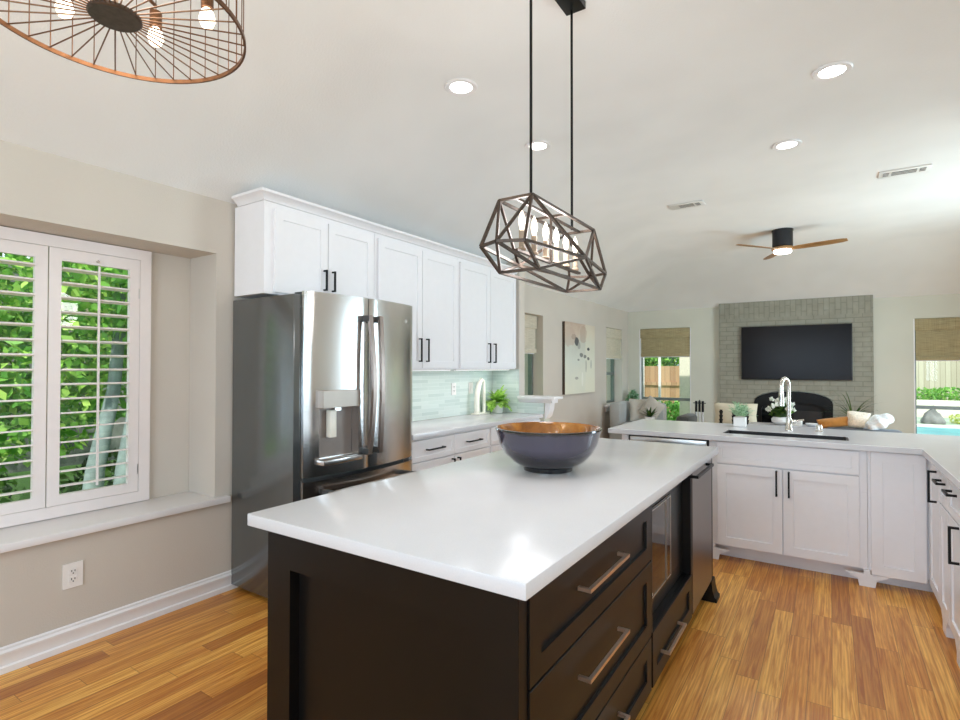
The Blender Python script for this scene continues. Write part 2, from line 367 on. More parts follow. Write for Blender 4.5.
# ------------------------------------------------------------------ mesh helpers
class MB:
    def __init__(self): self.bm = bmesh.new()
    def box(self, x0, x1, y0, y1, z0, z1, bev=0.0):
        if bev:
            b2 = bmesh.new(); bmesh.ops.create_cube(b2, size=1)
            for v in b2.verts: v.co = Vector(((x0+x1)/2 + v.co.x*(x1-x0), (y0+y1)/2 + v.co.y*(y1-y0), (z0+z1)/2 + v.co.z*(z1-z0)))
            bmesh.ops.bevel(b2, geom=b2.edges[:], offset=bev, segments=2, affect='EDGES', profile=0.5)
            self._merge(b2); return self
        vs = [self.bm.verts.new((x, y, z)) for z in (z0, z1) for (x, y) in ((x0, y0), (x1, y0), (x1, y1), (x0, y1))]
        for f in ((3, 2, 1, 0), (4, 5, 6, 7), (0, 1, 5, 4), (1, 2, 6, 5), (2, 3, 7, 6), (3, 0, 4, 7)): self.bm.faces.new([vs[i] for i in f])
        return self
    def _merge(self, b2, mat=None):
        mp = {}
        for v in b2.verts: mp[v] = self.bm.verts.new(mat @ v.co if mat else v.co)
        for f in b2.faces:
            try:
                nf = self.bm.faces.new([mp[v] for v in f.verts]); nf.smooth = f.smooth
            except ValueError: pass
        b2.free()
    def beam(self, p0, p1, wd, ht=None, up=(0, 0, 1)):
        p0, p1 = Vector(p0), Vector(p1); ht = ht or wd
        d = (p1-p0).normalized(); up = Vector(up)
        if abs(d.dot(up)) > 0.99: up = Vector((0, 1, 0))
        s = d.cross(up).normalized(); u = s.cross(d)
        vs = [self.bm.verts.new(p + s*a*wd/2 + u*b*ht/2) for p in (p0, p1) for a, b in ((-1, -1), (1, -1), (1, 1), (-1, 1))]
        for f in ((3, 2, 1, 0), (4, 5, 6, 7), (0, 1, 5, 4), (1, 2, 6, 5), (2, 3, 7, 6), (3, 0, 4, 7)): self.bm.faces.new([vs[i] for i in f])
        return self
    def tube(self, pts, r, seg=8, close=False, cap=True, smooth=True):
        pts = [Vector(p) for p in pts]; n = len(pts)
        rs = r if isinstance(r, (list, tuple)) else [r]*n
        rings = []; prev = None
        for i, p in enumerate(pts):
            if close: d = (pts[(i+1) % n] - pts[i-1]).normalized()
            else: d = (pts[min(i+1, n-1)] - pts[max(i-1, 0)]).normalized()
            if prev is None:
                a = Vector((0, 0, 1)) if abs(d.z) < 0.9 else Vector((1, 0, 0))
                s = d.cross(a).normalized()
            else: s = (prev - d*prev.dot(d)).normalized()
            prev = s; u = d.cross(s)
            rings.append([self.bm.verts.new(p + (s*math.cos(2*PI*k/seg) + u*math.sin(2*PI*k/seg))*rs[i]) for k in range(seg)])
        for i in range(n if close else n-1):
            a, b = rings[i], rings[(i+1) % n]
            for k in range(seg):
                f = self.bm.faces.new((a[k], a[(k+1) % seg], b[(k+1) % seg], b[k])); f.smooth = smooth
        if cap and not close:
            self.bm.faces.new(rings[0][::-1]); self.bm.faces.new(rings[-1])
        return self
    def cyl(self, p0, p1, r, seg=16, smooth=True): return self.tube([p0, p1], r, seg, smooth=smooth)
    def lathe(self, prof, c=(0, 0, 0), seg=32, smooth=True, axis='z', flute=0, fl=0.0, cap=True):
        c = Vector(c); rings = []
        for (r, z) in prof:
            ring = []
            for k in range(seg):
                a = 2*PI*k/seg; rr = max(r, 1e-4)*(1 + fl*math.cos(flute*a))
                p = Vector((rr*math.cos(a), rr*math.sin(a), z))
                if axis == 'x': p = Vector((p.z, p.x, p.y))
                if axis == 'y': p = Vector((p.x, -p.z, p.y))
                ring.append(self.bm.verts.new(c + p))
            rings.append(ring)
        for i in range(len(rings)-1):
            for k in range(seg):
                f = self.bm.faces.new((rings[i][k], rings[i][(k+1) % seg], rings[i+1][(k+1) % seg], rings[i+1][k])); f.smooth = smooth
        if cap and prof[0][0] > 1e-4: self.bm.faces.new(rings[0][::-1])
        if cap and prof[-1][0] > 1e-4: self.bm.faces.new(rings[-1])
        return self
    def ball(self, c, r, seg=12, sq=(1, 1, 1), smooth=True):
        b2 = bmesh.new(); bmesh.ops.create_uvsphere(b2, u_segments=seg, v_segments=max(6, seg*2//3), radius=1)
        for f in b2.faces: f.smooth = smooth
        rr = r if isinstance(r, (tuple, list)) else (r, r, r)
        for v in b2.verts: v.co = Vector((c[0] + v.co.x*rr[0]*sq[0], c[1] + v.co.y*rr[1]*sq[1], c[2] + v.co.z*rr[2]*sq[2]))
        self._merge(b2); return self
    def prism(self, poly, plane, a, b):
        # poly in the two axes left over once 'plane' axis is removed, extruded from a to b along that axis
        def P(u, v, t): return {'x': (t, u, v), 'y': (u, t, v), 'z': (u, v, t)}[plane]
        A = [self.bm.verts.new(P(u, v, a)) for u, v in poly]; B = [self.bm.verts.new(P(u, v, b)) for u, v in poly]
        n = len(poly)
        self.bm.faces.new(A[::-1]); self.bm.faces.new(B)
        for i in range(n): self.bm.faces.new((A[i], A[(i+1) % n], B[(i+1) % n], B[i]))
        return self
    def quad(self, *ps):
        self.bm.faces.new([self.bm.verts.new(p) for p in ps]); return self
    def front(self, o, u, v, n, wd, ht, t=0.02, s=0.057, rec=0.008, ch=0.0012):
        """shaker front: lower-left corner o on the carcass face, right u, up v, out n"""
        o, u, v, n = Vector(o), Vector(u), Vector(v), Vector(n)
        def ring(m, d): return [self.bm.verts.new(o + u*a + v*b + n*d) for a, b in ((m, m), (wd-m, m), (wd-m, ht-m), (m, ht-m))]
        R = [ring(0, 0), ring(0, t-0.0015), ring(0.0015, t)]
        if s: R += [ring(s, t), ring(s+ch, t-rec)]
        for a, b in zip(R, R[1:]):
            for i in range(4): self.bm.faces.new((a[i], a[(i+1) % 4], b[(i+1) % 4], b[i]))
        self.bm.faces.new(R[-1]); self.bm.faces.new(R[0][::-1]); return self
    def pull(self, c, d, n, ln, stand=0.03, r=0.011):
        c, d, n = Vector(c), Vector(d).normalized(), Vector(n)
        a = c - d*ln/2 + n*stand; b = c + d*ln/2 + n*stand
        self.beam(a - d*r/2, b + d*r/2, r, r, up=n)
        for p in (a, b): self.beam(p - n*r/2, p - n*stand, r, r, up=d)
        return self
    def build(self, name, mat, parent=None, loc=None, sub=0, bevel=0.0):
        bmesh.ops.recalc_face_normals(self.bm, faces=self.bm.faces[:])
        org = Vector(loc) if loc is not None else Vector((0, 0, 0))
        if parent is not None:
            p = parent
            while p is not None: org = org + p.location; p = p.parent
        me = bpy.data.meshes.new(name)
        for v in self.bm.verts: v.co -= org
        self.bm.to_mesh(me); self.bm.free(); me.set_sharp_from_angle(angle=math.radians(38)); me.materials.append(M[mat] if isinstance(mat, str) else mat)
        o = bpy.data.objects.new(name, me); COL.objects.link(o)
        if loc is not None: o.location = loc
        if parent is not None: o.parent = parent
        if bevel:
            md = o.modifiers.new('bevel', 'BEVEL'); md.width = bevel; md.segments = 2; md.limit_method = 'ANGLE'
        if sub:
            md = o.modifiers.new('sub', 'SUBSURF'); md.levels = sub; md.render_levels = sub
        return o

def tag(o, label, cat, group=None, kind=None):
    o['label'] = label; o['category'] = cat
    if group: o['group'] = group
    if kind: o['kind'] = kind
    return o
def thing(name, label, cat, loc=(0, 0, 0), group=None):
    o = bpy.data.objects.new(name, None); COL.objects.link(o); o.location = loc; o.empty_display_size = 0.1
    return tag(o, label, cat, group)
def struct(o, label=None, cat=None):
    o['kind'] = 'structure'
    if label: o['label'] = label; o['category'] = cat or 'structure'
    return o
X, Y, Z = Vector((1, 0, 0)), Vector((0, 1, 0)), Vector((0, 0, 1))

# ------------------------------------------------------------------ the room shell
def ceilz_left(x): return 2.46 + (x + 3.2)*(0.64/1.14)
struct(MB().box(-3.6, 2.6, -2.7, 10.2, -0.12, 0.0).build('floor', 'floor', loc=(0, 0, 0)), 'oak plank floor running toward the fireplace', 'floor')

xl, zc, yc, xr, zw = -2.06, 3.10, 8.92, 2.4, 2.46
def build_ceiling():
    m = MB(); t = 0.10
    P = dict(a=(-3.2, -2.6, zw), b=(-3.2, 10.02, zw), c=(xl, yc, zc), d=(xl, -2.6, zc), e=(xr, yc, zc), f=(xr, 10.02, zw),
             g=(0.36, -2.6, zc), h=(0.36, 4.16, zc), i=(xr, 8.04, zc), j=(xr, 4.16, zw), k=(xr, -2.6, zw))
    for q in ('abcd', 'bfec', 'dchg', 'ceih', 'ghjk', 'hij'):  # last two facets tilt down, shaping a slightly darker area into the ceiling
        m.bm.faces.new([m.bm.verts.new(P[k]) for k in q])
    bmesh.ops.remove_doubles(m.bm, verts=m.bm.verts[:], dist=1e-4)
    bmesh.ops.recalc_face_normals(m.bm, faces=m.bm.faces[:])
    me_faces = m.bm.faces[:]
    r = bmesh.ops.extrude_face_region(m.bm, geom=me_faces)
    for v in [g for g in r['geom'] if isinstance(g, bmesh.types.BMVert)]: v.co.z += t
    return m.build('ceiling', 'ceil', loc=(0, 0, 0))
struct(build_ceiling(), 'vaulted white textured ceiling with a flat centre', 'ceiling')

def wall_x(name, x0, x1, y0, y1, z0, z1, holes, mat):
    """wall slab between x0..x1 with rectangular holes (ya,yb,za,zb) along y"""
    m = MB(); ys = sorted({y0, y1} | {h[0] for h in holes} | {h[1] for h in holes})
    for a, b in zip(ys, ys[1:]):
        hs = sorted([h for h in holes if h[0] < (a+b)/2 < h[1]], key=lambda h: h[2]); z = z0
        for h in hs: m.box(x0, x1, a, b, z, h[2]); z = h[3]
        m.box(x0, x1, a, b, z, z1)
    bmesh.ops.remove_doubles(m.bm, verts=m.bm.verts[:], dist=1e-5)
    return m.build(name, mat, loc=(0, 0, 0))
def wall_y(name, y0, y1, x0, x1, z0, z1, holes, mat):
    m = MB(); xs = sorted({x0, x1} | {h[0] for h in holes} | {h[1] for h in holes})
    for a, b in zip(xs, xs[1:]):
        hs = sorted([h for h in holes if h[0] < (a+b)/2 < h[1]], key=lambda h: h[2]); z = z0
        for h in hs: m.box(a, b, y0, y1, z, h[2]); z = h[3]
        m.box(a, b, y0, y1, z, z1)
    bmesh.ops.remove_doubles(m.bm, verts=m.bm.verts[:], dist=1e-5)
    return m.build(name, mat, loc=(0, 0, 0))

SX = -3.485   # plane of the shuttered window inside its recess
# left wall; the recess behind the front opening is closed by a second skin that holds the window
struct(wall_x('wall_left', -3.50, -3.2, -2.6, 10.02, 0, zw, [(-0.95, 1.88, 0.56, 2.12), (5.62, 6.42, 0.78, 2.10), (8.83, 9.67, 0.77, 2.10)], 'wall'), 'greige left wall with a window recess', 'wall')
struct(wall_x('wall_left_outer', -3.64, -3.501, -1.3, 2.3, 0, zw, [(-0.75, 1.60, 0.62, 2.10)], 'wall'), 'greige skin of the left wall behind the window recess', 'wall')
struct(wall_y('wall_far', 10.02, 10.22, -3.2, 2.4, 0, 2.47, [(-2.99, -2.07, 0.25, 2.13), (1.03, 2.15, 0.25, 2.13)], 'wall2'), 'pale far wall of the living room', 'wall')
struct(wall_x('wall_right', 2.4, 2.5, -2.6, 10.02, 0, zc, [(-0.5, 1.7, 1.0, 2.2), (5.4, 7.6, 0.3, 2.3)], 'wall2'), 'pale right wall', 'wall')
struct(wall_y('wall_back', -2.7, -2.6, -3.2, 2.4, 0, zc, [(-2.2, 1.0, 0.3, 2.4)], 'wall2'), 'pale wall behind the camera', 'wall')

# stub wall and half wall that end the left counter run
m = MB(); x0, x1 = -3.199, -2.845
m.prism([(x0, 0.0), (x1, 0.0), (x1, ceilz_left(x1)), (x0, ceilz_left(x0))], 'y', 5.13, 5.25)
struct(m.build('wall_stub', 'wall', loc=(0, 0, 0)), 'short greige wall at the end of the white upper cabinets', 'wall')
struct(MB().box(-2.844, -2.54, 5.13, 5.25, 0, 1.03).build('wall_half', 'wall2', loc=(0, 0, 0)), 'half wall at the end of the left counter', 'wall')
cap = thing('ledge_cap', 'white moulded ledge cap on the half wall beyond the left counter', 'ledge', (-2.6, 5.19, 1.03))
MB().box(-2.843, -2.405, 5.075, 5.305, 1.072, 1.100, 0.003).build('ledge_board', 'trim', cap)
m = MB(); m.prism([(5.128, 1.031), (5.12, 1.031), (5.105, 1.05), (5.09, 1.071), (5.128, 1.071)], 'x', -2.843, -2.44); m.box(-2.5385, -2.44, 5.128, 5.25, 1.031, 1.071)
m.build('ledge_moulding', 'trim', cap)
m = MB(); m.prism([(-2.538, 0.86), (-2.505, 0.89), (-2.48, 0.97), (-2.475, 1.030), (-2.538, 1.030)], 'y', 5.135, 5.245); m.build('corbel', 'trim', cap)

# baseboards
def baseboard(name, axis, fix, s, a, b, lab):
    pr = [(0, 0), (0.022, 0), (0.022, 0.028), (0.014, 0.034), (0.014, 0.078), (0.018, 0.084), (0.018, 0.094), (0.008, 0.102), (0.008, 0.112), (0.0, 0.118)]
    m = MB()
    if axis == 'y': m.prism([(fix + s*p, z + 0.001) for p, z in pr], 'y', a, b)
    else: m.prism([(fix + s*p, z + 0.001) for p, z in pr], 'x', a, b)
    return struct(m.build(name, 'trim', loc=(0, 0, 0)), lab, 'baseboard')
baseboard('baseboard_left', 'y', -3.199, 1, -2.6, 2.03, 'white moulded baseboard on the left kitchen wall')
baseboard('baseboard_living_left', 'y', -3.199, 1, 5.26, 10.0, 'white baseboard on the living room left wall')
baseboard('baseboard_far', 'x', 10.019, -1, -3.17, -1.60, 'white baseboard on the far wall left of the chimney')
baseboard('baseboard_far_right', 'x', 10.019, -1, 0.56, 2.39, 'white baseboard on the far wall right of the chimney')

# window ledge (deep sill) of the left recess
sill = MB(); sill.box(-3.4995, -3.155, -1.0, 1.96, 0.562, 0.60, 0.004)
struct(sill.build('trim_1', 'trim', loc=(0, 0, 0)), 'deep white window ledge under the shuttered window', 'window ledge')

# ------------------------------------------------------------------ windows
def frame_rect(m, plane, c, a0, a1, z0, z1, wd, d0, d1, bev=0.0):
    for (u0, u1, w0, w1) in ((a0, a1, z0, z0+wd), (a0, a1, z1-wd, z1), (a0, a0+wd, z0+wd, z1-wd), (a1-wd, a1, z0+wd, z1-wd)):
        if plane == 'x': m.box(d0, d1, u0, u1, w0, w1)
        else: m.box(u0, u1, d0, d1, w0, w1)
def window(name, plane, c, a0, a1, z0, z1, rail, label, mat='alum', muntins=()):
    t = thing(name, label, 'window', ((c, (a0+a1)/2, z0) if plane == 'x' else ((a0+a1)/2, c, z0))); t['kind'] = 'structure'
    m = MB(); frame_rect(m, plane, c, a0+0.001, a1-0.001, z0+0.001, z1-0.001, 0.035, c-0.03, c+0.03)
    if rail:
        if plane == 'x': m.box(c-0.03, c+0.03, a0+0.036, a1-0.036, rail-0.025, rail+0.025)
        else: m.box(a0+0.036, a1-0.036, c-0.03, c+0.03, rail-0.025, rail+0.025)
    m.build('window_frame', mat, t)
    m = MB()
    if plane == 'x': m.box(c-0.003, c+0.003, a0+0.036, a1-0.036, z0+0.036, z1-0.036)
    else: m.box(a0+0.036, a1-0.036, c-0.003, c+0.003, z0+0.036, z1-0.036)
    m.build('window_pane', 'glass', t)
    return t
window('window_1', 'x', -3.58, -0.75, 1.60, 0.62, 2.10, None, 'window behind the white shutters in the left recess', 'trim')
window('window_2', 'x', -3.38, 5.62, 6.42, 0.78, 2.10, None, 'narrow living room window beside the white upper cabinets')
window('window_3', 'x', -3.38, 8.83, 9.67, 0.77, 2.10, 1.30, 'living room window right of the canvas painting')
window('window_4', 'y', 10.14, -2.99, -2.07, 0.25, 2.13, 0.83, 'far wall window left of the fireplace')
window('window_5', 'y', 10.14, 1.03, 2.15, 0.25, 2.13, 0.83, 'far wall window right of the fireplace looking on the pool')
window('window_6', 'x', 2.45, -0.5, 1.7, 1.0, 2.2, None, 'unseen right kitchen window, added to let in fill light')  # out of view, added as the opening for the side fill light
window('window_7', 'x', 2.45, 5.4, 7.6, 0.3, 2.3, None, 'unseen right living room window, added to let in fill light')  # out of view, added and placed to suit the living room fill light
window('window_8', 'y', -2.65, -2.2, 1.0, 0.3, 2.4, None, 'unseen window behind the camera, added to let in fill light')  # out of view, added so the rear fill light can enter
# sills / casings of the living windows
m = MB(); m.box(-3.23, -3.14, 8.73, 9.76, 0.735, 0.768, 0.003); m.box(-3.199, -3.18, 8.78, 9.71, 0.66, 0.734)
struct(m.build('trim_2', 'trim', loc=(0, 0, 0)), 'white sill under the living room window beside the painting', 'window sill')
for i, (a0, a1) in enumerate(((-2.99, -2.07), (1.03, 2.15))):
    m = MB()
    m.box(a0+0.001, a0+0.014, 10.022, 10.108, 0.251, 2.129); m.box(a1-0.014, a1-0.001, 10.022, 10.108, 0.251, 2.129)
    m.box(a0-0.04, a1+0.04, 9.96, 10.018, 0.215, 0.249)
    struct(m.build('trim_%d' % (3+i), 'trim', loc=(0, 0, 0)), ('white jamb lining and sill of the far window left of the fireplace', 'white jamb lining and sill of the pool window')[i], 'window trim')

# plantation shutters, four hinged panels in one outer frame
sf = MB(); ya, yb, za, zb = -0.90, 1.625, 0.603, 2.115
frame_rect(sf, 'x', SX, ya, yb, za, zb, 0.062, -3.4995, -3.47)
tag(sf.build('shutter_frame', 'shutter', loc=(-3.44, 0.4, 0.603)), 'white outer frame around the plantation shutters', 'shutter frame')
pw = (yb - ya - 0.124)/4
labs = ['plantation shutter panel, farthest left, out past the picture edge', 'plantation shutter panel, second from the far left', 'white plantation shutter panel cut by the left picture edge, bluish view between its slats', 'white plantation shutter panel nearest the refrigerator, green foliage between its slats']
bounds = [(-0.810, -0.245), (-0.240, 0.208), (0.668, 1.127), (1.133, 1.579)]
bounds.insert(2, (0.213, 0.663)); labs.insert(2, 'white plantation shutter panel just outside the left edge of the picture')
for k, (a, b) in enumerate([(a-0.018, b-0.018) for a, b in bounds]):
    t = thing('plantation_shutter', labs[k], 'shutter', (-3.445, (a+b)/2, 0.667), 'plantation shutters of the left window')
    m = MB(); z0, z1 = 0.667, 2.051; st = 0.055
    x0, x1 = -3.498, -3.472
    m.box(x0, x1, a, a+st, z0, z1); m.box(x0, x1, b-st, b, z0, z1); m.box(x0, x1, a+st, b-st, z0, z0+0.055); m.box(x0, x1, a+st, b-st, z1-0.065, z1)
    m.build('panel_frame', 'shutter', t)
    m = MB(); n = 16; pitch = (z1-0.07-z0-0.06)/n
    for i in range(n):
        zc_ = z0 + 0.06 + pitch*(i+0.5); dx, dz = 0.031*math.cos(0.10), 0.031*math.sin(0.10)
        m.beam((-3.485, a+st+0.002, zc_), (-3.485, b-st-0.002, zc_), 0.062, 0.0085, up=(math.sin(-0.10), 0, math.cos(0.10)))
    m.build('louvers', 'shutter', t)
    MB().box(-3.452, -3.443, (a+b)/2-0.005, (a+b)/2+0.005, z0+0.08, z1-0.075).build('tilt_rod', 'shutter', t)
    if k >= 3:
        m = MB(); m.cyl((-3.4719, (a+b)/2, z1-0.045), (-3.460, (a+b)/2, z1-0.045), 0.007, 10); m.build('knob', 'nickel', t)
    if k == 4:
        for zz in (0.80, 1.85): MB().box(-3.4719, -3.4685, b-0.006, b-0.001, zz-0.03, zz+0.03).build('hinge', 'steelflat', t)

# ------------------------------------------------------------------ exterior
struct(MB().box(-30, 30, -6, 40, -0.32, -0.14).build('ground_lawn', 'lawn', loc=(0, 0, 0)), 'lawn outside the house', 'lawn')
tag(MB().box(-0.5, 12, 10.6, 13.3, -0.14, -0.08).build('patio_slab', 'patio', loc=(5, 12, -0.14)), 'pale patio slab between the house and the pool', 'patio')
pool = thing('swimming_pool', 'turquoise swimming pool with pale coping outside the right far window', 'pool', (4, 15.2, -0.12))
MB().box(-0.2, 9, 13.6, 17.3, -0.14, -0.075).build('pool_water', 'water', pool)
m = MB(); m.box(-0.5, 9.3, 13.3, 13.6, -0.14, -0.06); m.box(-0.5, 9.3, 17.3, 17.6, -0.14, -0.03); m.box(-0.5, -0.2, 13.6, 17.3, -0.14, -0.06)
m.build('pool_coping', 'coping', pool)
tag(MB().box(-0.5, 12, 17.61, 20.9, -0.14, -0.08).build('gravel_bed', 'gravel', loc=(5, 19, -0.14)), 'tan gravel bed behind the pool', 'gravel')
def rock(c, r, label):
    random.seed(5); b2 = bmesh.new(); bmesh.ops.create_icosphere(b2, subdivisions=3, radius=1)
    for v in b2.verts:
        k = 1 + 0.25*math.sin(v.co.x*4+1)*math.cos(v.co.y*5) + random.uniform(-.04, .04)
        z = v.co.z
        if z > 0: v.co.x *= (1-0.6*z); v.co.y *= (1-0.6*z)
        v.co = Vector((c[0]+v.co.x*r[0]*k, c[1]+v.co.y*r[1]*k, c[2]+max(v.co.z, -0.15)*r[2]*k))
    m = MB(); m._merge(b2); return tag(m.build('boulder', 'rock', loc=c), label, 'boulder')
rock((2.30, 18.6, -0.02), (0.25, 0.25, 0.36), 'grey pointed boulder beyond the pool')
tag(MB().box(-0.5, 12, 21.0, 21.5, -0.14, 0.41).build('raised_bed_wall', 'coping', loc=(5, 21, -0.14)), 'low pale stone bed wall below the hedge', 'garden wall')

def foliage(m, c, r, n, size, rng, shell=0.35, aspect=0.55, droop=0.0):
    for _ in range(n):
        d = Vector((rng.gauss(0, 1), rng.gauss(0, 1), rng.gauss(0, 1))).normalized()
        k = (1-shell) + shell*rng.random() if rng.random() < 0.75 else rng.random()**0.5
        p = Vector((c[0]+d.x*r[0]*k, c[1]+d.y*r[1]*k, c[2]+d.z*r[2]*k))
        a = Vector((rng.gauss(0, 1), rng.gauss(0, 1), rng.gauss(0, 1)-droop)).normalized(); b = a.orthogonal().normalized()
        b = (Matrix.Rotation(rng.uniform(0, 6.28), 3, a) @ b)
        L = size*rng.uniform(0.6, 1.2); W = L*aspect
        m.quad(p - a*L/2, p + b*W/2, p + a*L/2, p - b*W/2)
def shrub(name, label, cat, blobs, n, size, mat, seed, group=None, trunk=None):
    rng = random.Random(seed); bx, by = blobs[0][0][:2]
    t = thing(name, label, cat, (bx, by, -0.14), group)
    m = MB()
    for c, r in blobs: foliage(m, c, r, n, size, rng)
    m.build('foliage', mat, t)
    if trunk:
        m = MB()
        for pts, rad in trunk: m.tube(pts, rad, 8)
        m.build('trunk', 'bark', t)
    return t
# fences
def fence(name, x0, x1, y, z0, z1, mat, label, rails=(), rmat='fence', yrail=None):
    t = thing(name, label, 'fence', ((x0+x1)/2, y, z0))
    MB().box(x0, x1, y, y+0.03, z0, z1).build('boards', mat, t)
    m = MB()
    for r in rails: m.box(x0, x1, y-0.05, y-0.002, r-0.05, r+0.05)
    if rails: m.build('rails', rmat, t)
    return t
fence('cedar_fence', -7.5, -1.2, 15.6, -0.14, 1.45, 'fence', 'warm cedar fence outside the far window left of the fireplace', (0.95, 0.2))
fence('weathered_fence', -0.5, 14, 23.6, -0.14, 2.6, 'fencegrey', 'weathered pale board fence behind the pool hedge', (), 'fencegrey')
shrub('hedge', 'bright green hedge on the raised bed behind the pool', 'hedge', [((0.6+i*0.9, 22.3, 0.58+0.06*math.sin(i*2)), (0.75, 0.45, 0.24)) for i in range(10)], 500, 0.13, 'hedge', 3)
shrub('ground_cover', 'yellow green low plants beside the boulder', 'plant', [((2.95+0.55*i, 18.9, 0.03), (0.32, 0.3, 0.14)) for i in range(5)], 260, 0.09, 'ygreen', 41)
shrub('garden_shrub', 'bright low shrub just outside the window left of the fireplace', 'shrub', [((-2.95, 12.0, 0.24), (0.6, 0.5, 0.50)), ((-2.3, 12.0, 0.26), (0.7, 0.5, 0.50)), ((-3.6, 12.2, 0.2), (0.6, 0.5, 0.45))], 1500, 0.10, 'hedge', 4)
shrub('tree', 'leafy tree rising behind the cedar fence', 'tree', [((-4.0, 17.2, 2.3), (1.1, 0.9, 1.3)), ((-5.2, 17.3, 2.4), (1.0, 0.9, 1.2)), ((-3.0, 17.0, 2.1), (0.9, 0.8, 0.9))], 2600, 0.18, 'tree', 5,
      trunk=[([(-4.2, 17.2, -0.14), (-4.15, 17.2, 1.2), (-4.0, 17.2, 2.6)], [0.14, 0.11, 0.05])])
tag(MB().box(-2.50, -2.30, 11.05, 11.25, -0.14, 2.6).build('porch_column', 'coping', loc=(-2.46, 11.1, -0.14)), 'pale porch column outside the window left of the fireplace', 'column')
for k, px in enumerate((-3.27, -2.93)):
    tag(MB().box(px-0.022, px+0.022, 11.2, 11.245, -0.14, 2.6).build('porch_post', 'trim', loc=(px, 11.2, -0.14)), ('thin white porch post, left of two outside the window beside the fireplace', 'thin white porch post, nearer the pale porch column')[k], 'post', 'thin porch posts')
# neighbour's wall seen through the narrow living windows
tag(MB().box(-6.4, -6.2, 7.5, 26, -0.14, 3.4).build('neighbour_wall', 'siding', loc=(-6.3, 15, -0.14)), 'blue grey siding wall of the neighbouring house', 'wall')

# garden outside the shuttered window
for k, (x, y, seed, lab) in enumerate(((-6.6, 3.4, 11, 'bright green tree foliage, right half of the shuttered window view'), (-6.9, 1.4, 12, 'bright green tree foliage behind the left shutter panel'), (-7.2, -0.8, 13, 'green tree left of the shutter view'))):
    shrub('garden_tree', lab, 'tree', [((x, y, 2.5), (1.1, 1.3, 1.0)), ((x+0.2, y+0.4, 1.3), (0.9, 1.1, 0.9)), ((x-0.6, y-0.4, 3.4), (1.0, 1.2, 1.0)), ((x-0.9, y+0.9, 2.0), (0.9, 1.2, 1.6))], 3000, 0.13, 'tree', seed, 'trees outside the shuttered window',
          trunk=[([(x, y, -0.14), (x+0.1, y, 1.0), (x, y+0.1, 2.6)], [0.13, 0.1, 0.05])])
def trunk_tree(x, y, pts, rads, label):
    t = thing('leaning_tree', label, 'tree trunk', (x, y, -0.14), 'grey trunks outside the shuttered window')
    m = MB(); m.tube(pts, rads, 12); m.build('trunk', 'bark', t)
    m = MB(); foliage(m, (pts[-1][0]+0.35, pts[-1][1]-0.25, 2.35), (0.5, 0.75, 0.75), 1500, 0.12, random.Random(int(x*100))); m.build('foliage', 'tree', t)
trunk_tree(-5.4, 2.35, [(-5.4, 2.27, -0.14), (-5.4, 2.33, 0.5), (-5.4, 2.46, 1.3), (-5.5, 2.66, 2.3), (-5.6, 2.8, 3.2)], [0.10, 0.085, 0.07, 0.055, 0.045], 'leaning grey tree trunk at the right of the shutter view')
trunk_tree(-5.5, 1.85, [(-5.5, 2.06, -0.14), (-5.5, 2.12, 0.5), (-5.5, 2.26, 1.2), (-5.55, 2.36, 2.2), (-5.6, 2.4, 3.1)], [0.09, 0.075, 0.055, 0.045, 0.04], 'slender grey tree trunk, middle of the shutter view')
shrub('garden_bush', 'low teal green bush below the left shutter panel', 'bush', [((-6.0, 0.9, 0.25), (0.7, 0.9, 0.5)), ((-6.3, 2.9, 0.15), (0.6, 0.8, 0.4))], 900, 0.12, 'darkleaf', 21)
tag(MB().box(-10.2, -10.0, -6, 7.4, -0.14, 3.0).build('garden_backdrop_wall', 'rock', loc=(-10.1, 0, -0.14)), 'grey wall behind the garden trees', 'wall')

# ------------------------------------------------------------------ roman shades
def shade(plane, c, s, a0, a1, zt, zb, label, wm='weave'):
    """c = face of the shade, s = direction into the room"""
    t = thing('roman_shade', label, 'window shade', ((c, (a0+a1)/2, zb) if plane == 'x' else ((a0+a1)/2, c, zb)), 'woven roman shades')
    def bx(u0, u1, d0, d1, z0, z1):
        lo, hi = sorted((c + s*d0, c + s*d1)); m = MB()
        return m.box(lo, hi, u0, u1, z0, z1, 0.003) if plane == 'x' else m.box(u0, u1, lo, hi, z0, z1, 0.003)
    bx(a0, a1, 0.016, 0.03, zt-0.17, zt).build('valance', wm, t)
    bx(a0+0.012, a1-0.012, 0.0, 0.014, zb+0.02, zt-0.01).build('shade_panel', wm, t)
    for k in range(2): bx(a0+0.012, a1-0.012, 0.015, 0.03-0.006*k, zb+0.03*k, zb+0.085+0.02*k-0.03*(1-k)).build('fold', wm, t) if k == 0 else None
    bx(a0+0.014, a1-0.014, -0.004, -0.0005, zb-0.012, zb+0.06).build('hem_bar', 'trim', t)
    return t
shade('x', -3.31, 1, 5.63, 6.40, 2.095, 1.60, 'woven roman shade on the narrow window beside the upper cabinets', 'weave2')
shade('x', -3.235, 1, 8.84, 9.66, 2.095, 1.57, 'pale woven roman shade on the window right of the painting', 'weave2')
shade('y', 10.06, -1, -2.975, -2.085, 2.125, 1.61, 'woven roman shade on the far window left of the fireplace')
shade('y', 10.06, -1, 1.045, 2.135, 2.125, 1.52, 'woven roman shade on the far window over the pool view')

